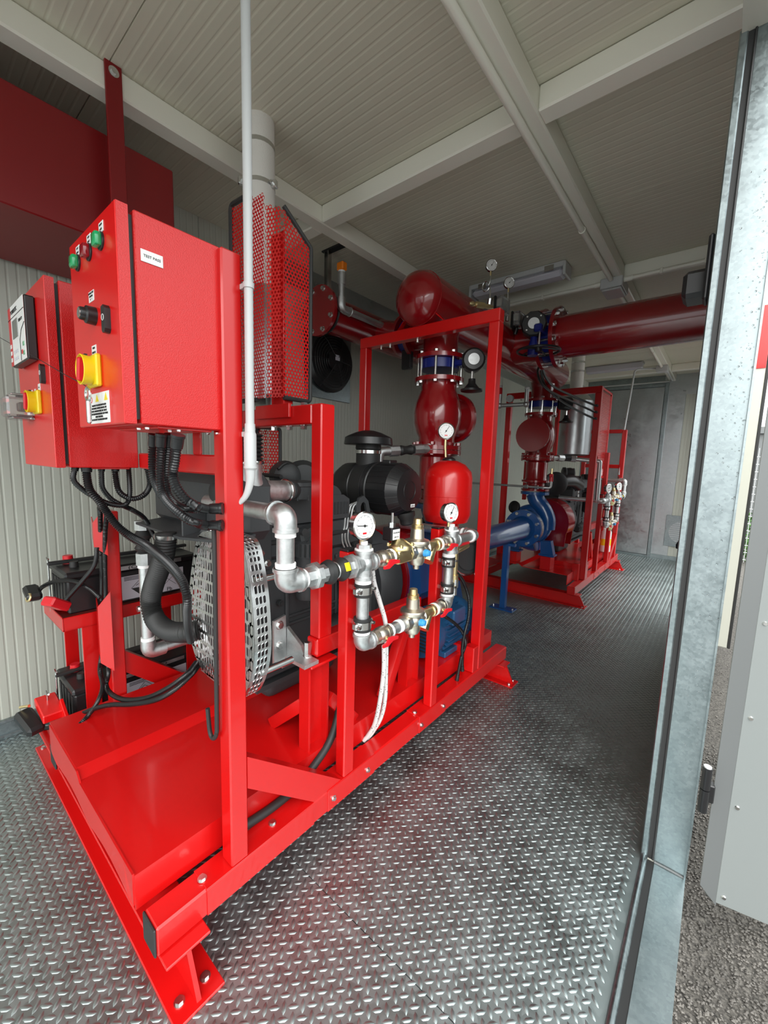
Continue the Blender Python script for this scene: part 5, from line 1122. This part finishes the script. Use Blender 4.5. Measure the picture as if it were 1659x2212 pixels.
# instruments on the header
gauge('upper pressure gauge on a pigtail siphon above the portal corner', (-1.20, 2.412, 2.493), (.75, -.66, .0), .036, .62, .02, red=False)
gauge('lower pressure gauge on a straight stem above the header, right of the pigtail one', (-1.20, 2.68, 2.483), (.75, -.66, .0), .036, .66, .02, red=False)
g_ = [o for o in bpy.data.objects if o.name.startswith('pressure_gauge')]; g_.sort(key=lambda o: o.name)
pg = [(-1.207, 2.418, 2.44)]; 
sp_ = [V(-1.207, 2.418, 2.44), V(-1.207, 2.418, 2.40)] + [V(-1.215 - .022 + .022 * math.cos(t), 2.42 + .006 * t * .3, 2.385 + .028 * math.sin(t)) for t in [k * .42 for k in range(16)]] + [V(-1.205, 2.425, 2.35), V(-1.207, 2.43, 2.30)]
MB().tube(sp_, .0042, 8).build('siphon', STEEL, g_[4]); MB().cyl((-1.207, 2.686, 2.43), (-1.207, 2.70, 2.28), .005, n=8).cyl((-1.207, 2.70, 2.28), (-1.207, 2.70, 2.25), .012, n=8).build('stem_pipe', STEEL, g_[5])
MB().lathe((-1.22, 2.20, 2.215), (.5, .9, .02), [(0, .008), (.02, .014), (.04, .010), (.045, .018), (.10, .018), (.105, .011), (.13, .014), (.16, .010)], 12).build('brass_valve', BRASS, g_[4], 50)
MB().cyl((-1.20, 2.42, 2.305), (-1.21, 2.43, 2.25), .014, n=8).build('siphon_cock', STEEL, g_[4])
for i, (x, y, z, lb) in enumerate(((-1.215, 2.63, 2.325, 'clear lidded pressure switch box just behind the portal corner'), (-1.22, 2.92, 2.315, 'clear lidded pressure switch box beside the black gearbox'))):
    b = thing('pressure_switch', lb, 'switch', (x, y, z - .05), 'pressure switches on the header')
    MB().box(x - .02, x + .03, y - .055, y + .055, z - .045, z + .05, .006).build('switch_cover', CLEAR, b, 30); MB().box(x - .035, x - .02, y - .06, y + .06, z - .055, z + .055, .004).build('switch_base', BLACK, b, 30)
    m = MB()
    for k in range(5): m.box(x - .018, x + .015, y - .04 + k * .017, y - .034 + k * .017, z - .01, z + .035)
    m.build('switch_rib', STEEL, b, 0, kind='stuff'); MB().cyl((x - .01, y, z - .05), (x - .02, y, z - .09), .014, n=12).build('switch_stem', BLACK, b)
# left wall pipe with blind flange, hanger, sprinkler line
lp_ = thing('wall_pipe', 'dark red pipe along the left wall with bolted blind flange, hung from channel', 'pipe', (-2.1, 2.4, 2.14))
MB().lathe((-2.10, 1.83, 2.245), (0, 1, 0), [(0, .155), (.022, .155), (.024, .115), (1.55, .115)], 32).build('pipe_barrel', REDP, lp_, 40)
for k in range(8):
    a = math.pi * (k + .5) / 4; MB().bolt((-2.10 + .132 * math.cos(a), 1.83, 2.245 + .132 * math.sin(a)), (0, -1, 0), .012, .016).build('bolt', ZINC, lp_, 30)
MB().lathe((-2.10, 2.36, 2.245), (1, 0, -.25), [(.05, .09), (.30, .09), (.30, .14), (.325, .14)], 28).build('branch_pipe', REDP, lp_, 40)
MB().lathe((-1.775, 2.36, 2.164), (1, 0, -.25), [(0, .115), (.05, .115)], 28).build('lug_valve', NAVY, lp_); MB().box(-1.78, -1.70, 2.30, 2.34, 1.93, 2.06, .008).build('valve_gear', BLACK, lp_, 30)
MB().lathe((-1.725, 2.36, 2.15), (1, 0, 0), [(0, .14), (.024, .14), (.026, .09), (.30, .09)], 28).build('branch_pipe', REDP, lp_, 40)
m = MB()
for x in (-2.11, -2.075): m.box(x, x + .004, 1.885, 1.915, 2.37, 2.62, .001)
m.box(-2.11, -2.071, 1.911, 1.915, 2.37, 2.62, .001); m.build('hanger_channel', STEEL, lp_, 0)
MB().torus((-2.10, 1.90, 2.245), (0, 1, 0), .120, .008, 32, 6).build('pipe_strap', RUBBER, lp_)
MB().box(-2.13, -1.95, 1.88, 1.93, 2.62, ZC, .002).build('hanger_foot', BLACK, lp_, 0)
sl = thing('sprinkler_pipe', 'galvanised sprinkler pipe turned up with an orange protective cap', 'pipe', (-2.08, 2.3, 2.29))
MB().cyl((-1.95, 1.93, 2.245), (-1.95, 2.42, 2.245), .022, n=18).build('pipe_run', GPIPE, sl); MB().tube(fillet([(-1.95, 1.97, 2.245), (-1.95, 1.89, 2.245), (-1.95, 1.89, 2.31)], .04, 10), .027, 18).build('elbow', GPIPE, sl)
MB().cyl((-1.95, 1.89, 2.31), (-1.95, 1.89, 2.43), .019, n=18).cyl((-1.95, 1.89, 2.385), (-1.95, 1.89, 2.455), .0255, n=18).build('pipe_run', GPIPE, sl)
MB().cyl((-1.95, 1.89, 2.455), (-1.95, 1.89, 2.465), .023, n=18).build('thread_tape', TAPE, sl); MB().box(-1.978, -1.922, 1.868, 1.912, 2.466, 2.515, .007).build('sprinkler_cap', ORANGE, sl, 30)
MB().torus((-1.95, 1.965, 2.245), (0, 1, 0), .026, .004, 20, 6).build('bead', GPIPE, sl)
# wall fan
fa = thing('wall_fan', 'round black axial fan with wire guard on the left wall', 'fan', (-2.35, 2.20, 1.8))
MB().box(-2.405, -2.398, 1.96, 2.44, 1.76, 2.30, .002).build('fan_plate', GALV, fa, 0)
MB().lathe((-2.40, 2.20, 2.035), (1, 0, 0), [(0, .215), (.02, .225), (.05, .205), (.05, .20)], 36).cyl((-2.399, 2.20, 2.035), (-2.395, 2.20, 2.035), .2, n=36).build('fan_shroud', BLACK, fa)
m = MB()
for r in (.05, .07, .09, .11, .13, .15, .17, .19, .205): m.torus((-2.335 + .02 * (1 - r / .2) - .02 * (r > .2), 2.20, 2.035), (1, 0, 0), r, .0022, 40, 5)
for k in range(6):
    a = k * math.pi / 3; m.tube([(-2.30, 2.20 + .03 * math.cos(a), 2.035 + .03 * math.sin(a)), (-2.325, 2.20 + .15 * math.cos(a), 2.035 + .15 * math.sin(a)), (-2.365, 2.20 + .22 * math.cos(a), 2.035 + .22 * math.sin(a))], .0025, 6)
m.build('fan_guard', BLACK, fa)
MB().cyl((-2.395, 2.20, 2.035), (-2.315, 2.20, 2.035), .07, n=24).build('fan_motor', BLACK, fa)
for k in range(6):
    a = k * math.pi / 3; u = V(0, math.cos(a), math.sin(a)); w = V(0, -math.sin(a), math.cos(a)); c = V(-2.37, 2.20, 2.035)
    MB().add([c + u * .06 - w * .03, c + u * .185 - w * .075, c + u * .19 + w * .03 + V(.02, 0, 0), c + u * .06 + w * .03 + V(.015, 0, 0)], [(0, 1, 2, 3)]).build('fan_blade', BLACK, fa, 0)
MB().box(-2.313, -2.312, 2.19, 2.235, 2.04, 2.08).build('motor_plate', DIFF, fa, 0)
# lights, conduits and boxes under the ceiling
lf = thing('ceiling_light', 'white batten light fitting on the ceiling above the red header', 'light', (-1.26, 2.95, ZC - .07))
MB().box(-1.60, -.925, 2.885, 3.015, ZC - .035, ZC - .002, .004).build('light_body', WPVC, lf, 30); MB().box(-1.59, -.935, 2.892, 3.008, ZC - .085, ZC - .035, .02).build('light_diffuser', DIFF, lf, 30)
MB().box(-.935, -.915, 2.882, 3.018, ZC - .09, ZC - .004, .006).build('end_cap', WPVC, lf, 30); MB().box(-1.61, -1.59, 2.882, 3.018, ZC - .09, ZC - .004, .006).build('end_cap', WPVC, lf, 30)
for x in (-1.50, -1.02): MB().box(x - .03, x + .03, 2.878, 2.886, ZC - .05, ZC - .015, .001).build('light_clip', STEEL, lf, 0)
lf2 = thing('ceiling_light', 'white batten light fitting far back above the galvanised door', 'light', (-1.16, 6.1, ZC - .07))
MB().box(-1.55, -.90, 6.04, 6.15, ZC - .085, ZC - .003, .012).build('light_diffuser', DIFF, lf2, 30); MB().box(-1.56, -.89, 6.05, 6.14, ZC - .03, ZC - .001, .003).build('light_body', WPVC, lf2, 30)
cc_ = thing('ceiling_conduit', 'long off-white conduit clipped under the middle ceiling beam', 'conduit', (-.695, 3, ZB - .02))
MB().cyl((-.693, -.8, ZB - .016), (-.693, 3.11, ZB - .016), .0145, n=14).build('conduit_pipe', WPAINT, cc_); MB().cyl((-.693, 3.33, ZB - .016), (-.693, 5.99, ZB - .016), .0145, n=14).build('conduit_pipe', WPAINT, cc_)
for y in (.9, 2.4, 4.2, 5.2): MB().torus((-.693, y, ZB - .016), (0, 1, 0), .0155, .003, 18, 6).build('conduit_clip', WPAINT, cc_)
ct = thing('cross_conduit', 'off-white conduit along the second cross beam, both sides of junction box', 'conduit', (-.6, 3.16, ZB - .02))
MB().cyl((-1.50, 3.165, ZB - .014), (-.76, 3.165, ZB - .014), .0125, n=14).build('conduit_pipe', WPAINT, ct); MB().cyl((-.61, 3.165, ZB - .014), (-.09, 3.165, ZB - .014), .0125, n=14).build('conduit_pipe', WPAINT, ct)
for x in (-1.15, -.42, -.2): MB().box(x - .008, x + .008, 3.15, 3.18, ZB - .032, ZB + .004, .003).build('conduit_clip', WPAINT, ct, 30)
for a, b in (((-.80, 3.165), (-.755, 3.165)), ((-.625, 3.165), (-.575, 3.165))): MB().cyl((a[0], a[1], ZB - .014), (b[0], b[1], ZB - .014), .0165, n=14).build('conduit_socket', WPAINT, ct)
j1 = thing('junction_box', 'square off-white junction box where the ceiling conduits cross', 'box', (-.69, 3.22, ZB - .09))
MB().box(-.757, -.625, 3.12, 3.32, ZB - .062, ZB + .002, .004).build('box_body', WPVC, j1, 30); MB().box(-.75, -.632, 3.128, 3.312, ZB - .075, ZB - .061, .008).build('box_lid', WPVC, j1, 30)
j2 = thing('junction_box', 'small off-white junction box at far end of middle beam', 'box', (-.69, 6.08, ZB - .07))
MB().box(-.75, -.63, 6.0, 6.14, ZB - .06, ZB + .002, .004).build('box_body', WPVC, j2, 30); MB().box(-.745, -.635, 6.005, 6.135, ZB - .07, ZB - .059, .006).build('box_lid', WPVC, j2, 30)
fc = MB().tube(fillet([(-.76, 6.06, ZB - .02), (-.96, 5.95, ZB - .03), (-.985, 5.78, 1.72), (-.985, 5.76, 1.22)], .06, 8), .011, 12)
tag(fc.build('far_conduit', WPVC), 'thin white conduit bending down from far junction box to far skid', 'conduit')
MB().tube(catmull([(-.985, 5.76, 1.22), (-.99, 5.75, 1.15), (-1.03, 5.73, 1.08)], 6), .006, 8).build('cable_tail', RUBBER, bpy.data.objects['far_conduit'])
MB().tube(fillet([(-.66, 6.14, ZB - .02), (-.66, 6.95, ZB - .02), (-.70, 7.09, 2.535), (-1.6, 7.09, 2.535)], .08, 8), .011, 12).build('cable_run', WPVC, j2)
wt = thing('wall_vent', 'square galvanised vent plate with round grille on the far wall', 'vent', (-.42, 7.12, .2))
MB().box(-.56, -.20, YF - .022, YF - .012, .205, .655, .002).build('vent_plate', GALV, wt, 0)
m = MB().cyl((-.36, YF - .022, .42), (-.36, YF - .026, .42), .155, n=32); m.build('vent_mesh', GALVD, wt)
m = MB()
for k in range(11): m.box(-.36 - math.sqrt(max(0, .15 ** 2 - (-.14 + k * .028) ** 2)), -.36 + math.sqrt(max(0, .15 ** 2 - (-.14 + k * .028) ** 2)), YF - .030, YF - .025, .42 - .14 + k * .028 - .004, .42 - .14 + k * .028 + .004)
m.build('vent_bar', GALV, wt, 0, kind='stuff')
pb = thing('door_closer', 'black door closer box on the wall beside the open door jamb', 'closer', (-.12, 1.68, 1.85))
MB().box(-.155, -.084, 1.60, 1.70, 1.825, 1.905, .012).build('closer_body', BLACK, pb, 30); MB().box(-.098, -.083, 1.535, 1.60, 1.79, 1.97, .006).build('closer_rail', BLACK, pb, 30)
gp = thing('grey_bollard', 'slim grey tube with black domed cap standing by the right wall', 'post', (-.11, 2.82, 0))
MB().cyl((-.128, 2.82, 0), (-.128, 2.82, .86), .022, n=18).build('tube', DOORE, gp); MB().lathe((-.128, 2.82, .86), (0, 0, 1), [(0, .034), (.02, .036), (.045, .026), (.055, .0)], 20).build('cap', BLACK, gp)
# ================================================================ far skid: mirrored units
MIR = True
sk2 = thing('skid_frame', 'second red steel pump skid frame farther back with blue pump at its near end', 'frame', loc_((-1.4, 1.3, 0)))
build_skid(sk2, False)
riser('far red discharge riser with round check valve cover facing the door')
pump('blue end suction pump on the near end of the far skid')
coupling('dark red coupling guard behind the far blue pump')
engine('black diesel engine on the far red skid behind its blue pump')
lp2 = test_loop('far galvanised pipe loop with brass valves on the far red skid', False)
gauge('small pressure gauge on the far pipe loop, left cross', (-.872, 1.522, 1.090), (.9, .5, .0), .046, .3, .02)
gauge('small pressure gauge on the far pipe loop, right cross', (-.872, .962, 1.092), (.9, .5, .0), .046, .5, .02)
MIR = False
s2 = thing('heat_shield', 'red perforated heat shield panel standing on the far skid', 'guard', (-1.08, 5.0, 1.18), 'perforated heat shields')
m = MB(); perforate(m, (-1.08, 4.86, 1.20), (0, 1, 0), (0, 0, 1), .56, .93, .020, .0068); m.build('perforated_panel', RED, s2, 0)
MB().box(-1.095, -1.075, 5.41, 5.43, 1.18, 2.16, .003).box(-1.095, -1.075, 4.85, 4.865, 1.18, 2.16, .003).box(-1.095, -1.075, 4.85, 5.43, 2.14, 2.16, .003).box(-1.095, -1.075, 4.85, 5.43, 1.18, 1.205, .003).build('shield_frame', RED, s2, 30)
m2 = thing('exhaust_silencer', 'tall pale grey silencer drum between far portal and far heat shield', 'silencer', (-1.33, 5.0, 1.42))
MB().lathe((-1.33, 4.95, 1.42), (0, 0, 1), [(0, .10), (.02, .17), (.60, .17), (.68, .10)], 32).build('silencer_drum', GALVD, m2)
MB().box(-1.80, -1.02, 4.75, 4.79, 1.38, 1.42, .004).build('silencer_rail', RED, m2, 30); MB().box(-1.80, -1.76, 4.75, 4.79, .9, 1.9, .004).build('silencer_rail', RED, m2, 30); MB().box(-1.46, -1.42, 4.65, 4.69, 1.42, 2.0, .004).build('silencer_rail', RED, m2, 30); MB().box(-1.80, -1.46, 4.70, 4.74, 1.66, 1.70, .004).build('silencer_rail', RED, m2, 30)
e2 = thing('exhaust_pipe', 'far lagged white exhaust pipe behind the branch pipe', 'pipe', (-1.42, 5.1, 1.9))
MB().lathe((-1.42, 5.20, 2.05), (0, 0, 1), [(0, .068), (.20, .068), (.21, .072), (.57, .070)], 24).build('lagging', LAG, e2)
for z in (2.50, 2.40): MB().cyl((-1.42, 5.20, z - .01), (-1.42, 5.20, z + .01), .0735, n=24).build('clamp_band', ZINC, e2)
tp2 = thing('turbo_pipe', 'glossy black turbo duct on top of the far engine', 'duct', (-1.25, 4.62, 1.1))
MB().tube(catmull([(-1.38, 4.55, 1.02), (-1.33, 4.56, 1.13), (-1.25, 4.70, 1.15), (-1.22, 4.88, 1.10)], 8), .065, 18).build('duct_wall', BLACK, tp2); MB().lathe((-1.36, 4.50, 1.12), (.5, -.8, 0), [(-.03, .07), (-.02, .12), (.02, .125), (.04, .08)], 28).build('turbo_housing', BLACK, tp2)
gl = thing('drain_pipe', 'galvanised pipe loop hanging before the far navy valve', 'pipe', (-1.6, 3.8, 1.8))
gpts = [(-1.72, 3.80, 2.05), (-1.72, 3.80, 1.865), (-1.47, 3.82, 1.865), (-1.47, 3.82, 2.02)]
MB().tube(fillet(gpts, .03, 6), .019, 14).build('pipe_run', GPIPE, gl)
for p in (gpts[1], gpts[2]): MB().sphere(p, .028, 14, 8).build('elbow', GPIPE, gl)
MB().cyl((-1.47, 3.82, 2.0), (-1.47, 3.82, 2.015), .023, n=14).build('thread_tape', TAPE, gl); MB().box(-1.735, -1.70, 3.77, 3.80, 1.97, 2.03, .004).build('cock', REDH, gl, 30); MB().cyl((-1.64, 3.83, 1.93), (-1.64, 3.86, 1.93), .035, n=20).build('drain_gauge', GPIPE, gl)
tpz = thing('balance_pipe', 'thin galvanised pipe crossing level before the far red riser', 'pipe', (-1.6, 3.7, 1.13))
MB().tube(fillet([(-2.2, 3.95, 1.10), (-1.28, 3.90, 1.10), (-1.22, 3.92, 1.10), (-1.22, 3.92, 1.17)], .02), .0105, 12).build('pipe_run', GPIPE, tpz)
for x in (-1.46, -1.36): MB().cyl((x, 3.905, 1.10), (x + .03, 3.905, 1.10), .017, n=8).build('pipe_socket', GPIPE, tpz)
MB().cyl((-1.22, 3.92, 1.16), (-1.22, 3.92, 1.20), .017, n=10).box(-1.235, -1.205, 3.90, 3.93, 1.20, 1.23, .004).build('red_cock', REDH, tpz, 30); MB().cyl((-1.22, 3.92, 1.23), (-1.22, 3.92, 1.28), .010, n=10).build('brass_stem', BRASS, tpz)
rp = thing('cross_pipe', 'galvanised pipe with union from the far riser to the far loop', 'pipe', (-1.2, 4.3, 1.3))
MB().tube(fillet([(-1.33, 4.15, 1.385), (-1.22, 4.38, 1.385), (-.93, 4.42, 1.36), (-.93, 4.42, 1.34), (-.93, 4.44, .985)], .03, 6), .021, 14).build('pipe_run', GPIPE, rp)
MB().cyl((-1.28, 4.25, 1.385), (-1.25, 4.32, 1.385), .034, n=8).cyl((-1.19, 4.39, 1.383), (-1.14, 4.395, 1.38), .032, n=8).build('union_nut', GPIPE, rp, 30); MB().cyl((-1.25, 4.32, 1.385), (-1.19, 4.39, 1.384), .030, n=14).build('rubber_bellows', RUBBER, rp)
# blue suction header with stands
su = thing('suction_header', 'thick blue suction pipe linking both pumps on a blue stand', 'pipe', (-1.42, 3.1, 0))
MB().lathe((-1.43, 2.45, .70), (0, 1, 0), [(0, .178), (.026, .178), (.028, .12), (.06, .095), (1.36, .095), (1.392, .12), (1.394, .178), (1.42, .178)], 32).build('pipe_barrel', BLUE, su, 40)
MB().box(-1.445, -1.395, 3.45, 3.50, .012, .61, .003).build('stand_leg', BLUE, su, 30); MB().box(-1.53, -1.31, 3.42, 3.53, 0, .012, .002).build('stand_foot', BLUE, su, 30)
MB().box(-1.50, -1.34, 3.455, 3.495, .585, .61, .003).build('stand_saddle', BLUE, su, 30)
for x in (-1.51, -1.33): MB().bolt((x, 3.475, .012), (0, 0, 1), .008, .01).build('bolt', ZINC, su, 30)
bt = thing('canister', 'white plastic canister with yellow label standing on the far skid', 'canister', (-1.0, 5.52, .30))
MB().lathe((-1.02, 5.50, .29), (0, 0, 1), [(0, .06), (.005, .065), (.24, .065), (.28, .045), (.29, .02), (.31, .02)], 20).build('canister_body', HOSEW, bt, 40); MB().cyl((-1.02, 5.50, .37), (-1.02, 5.50, .45), .0656, n=20, cap=False).build('canister_label', YELLOW, bt)
for i, (P, lb) in enumerate((([(-1.26, 3.55, 2.10), (-1.24, 3.62, 1.98), (-1.17, 3.85, 1.88), (-1.06, 4.15, 1.80), (-.985, 4.28, 1.76)], 'lower'), ([(-1.18, 3.40, 2.13), (-1.24, 3.42, 2.06), (-1.22, 3.60, 1.95), (-1.10, 4.05, 1.88), (-.985, 4.28, 1.82)], 'middle'), ([(-1.10, 3.35, 2.14), (-1.2, 3.40, 2.10), (-1.20, 3.66, 1.99), (-1.1, 4.05, 1.93), (-.985, 4.28, 1.88)], 'upper'))):
    t = thing('sensor_cable', lb + ' black sensor cable sagging from header to the far portal post', 'cable', P[0], 'sensor cables'); MB().tube(catmull(P, 8), .010, 10).build('sheath', CONDM, t); gland(V(-.975, 4.302, P[-1][2]), V(0, -1, 0), .010, t)
sb = thing('solenoid_block', 'black and silver switch block under the branch pipe', 'switch', (-1.14, 3.36, 2.08))
MB().box(-1.15, -1.05, 3.33, 3.39, 2.09, 2.15, .008).build('block_body', BLACK, sb, 30); MB().box(-1.20, -1.15, 3.335, 3.385, 2.095, 2.135, .004).build('block_port', STEEL, sb, 30)
wtk = thing('wall_trunking', 'grey vertical trunking on the left wall between the skids', 'trunking', (-2.39, 3.7, 0))
MB().box(-2.409, -2.36, 3.62, 3.72, .083, 2.45, .002).build('trunking_body', GALVD, wtk, 0)
# fence and hedge far outside
fe = thing('mesh_fence', 'pale welded mesh fence panel seen outside past the door leaf', 'fence', (.75, 9.4, -.32))
m = MB()
for k in range(15): m.cyl((.15, 9.6, -.25 + k * .13), (2.2, 9.6, -.25 + k * .13), .006, n=6)
for k in range(28): m.cyl((.15 + k * .075, 9.606, -.30), (.15 + k * .075, 9.606, 1.72), .005, n=6)
m.build('fence_wire', WPVC, fe, 0, kind='stuff')
for x in (.15, 2.2): MB().box(x - .03, x + .03, 9.6, 9.66, -.32, 1.8).build('fence_post', WPVC, fe, 0)
bl = thing('grey_building', 'grey neighbouring building wall beyond the fence', 'building', (1.5, 13, -.32))
MB().box(.1, 5, 13, 15, -.32, 2.2).build('wall', DOORE, bl, 0); MB().box(0, 5.1, 12.9, 15.1, 2.2, 2.35).build('roof_edge', DOORE, bl, 0)
hd = thing('hedge', 'green leafy hedge along the gravel beyond the open leaf', 'hedge', (1.2, 9.9, -.32))
m = MB(); rr = np.random.RandomState(5)
for i in range(2600):
    c = V(.2 + rr.rand() * 2.2, 9.72 + rr.rand() * .5, -.30 + rr.rand() * .85); u = V(*(rr.rand(3) - .5)).normalized(); w = u.cross(V(*(rr.rand(3) - .5))).normalized(); s = .028 + rr.rand() * .03
    m.add([c - u * s, c + w * s * .5, c + u * s, c - w * s * .5], [(0, 1, 2, 3)])
m.build('hedge_leaves', LEAF, hd, 0, kind='stuff')
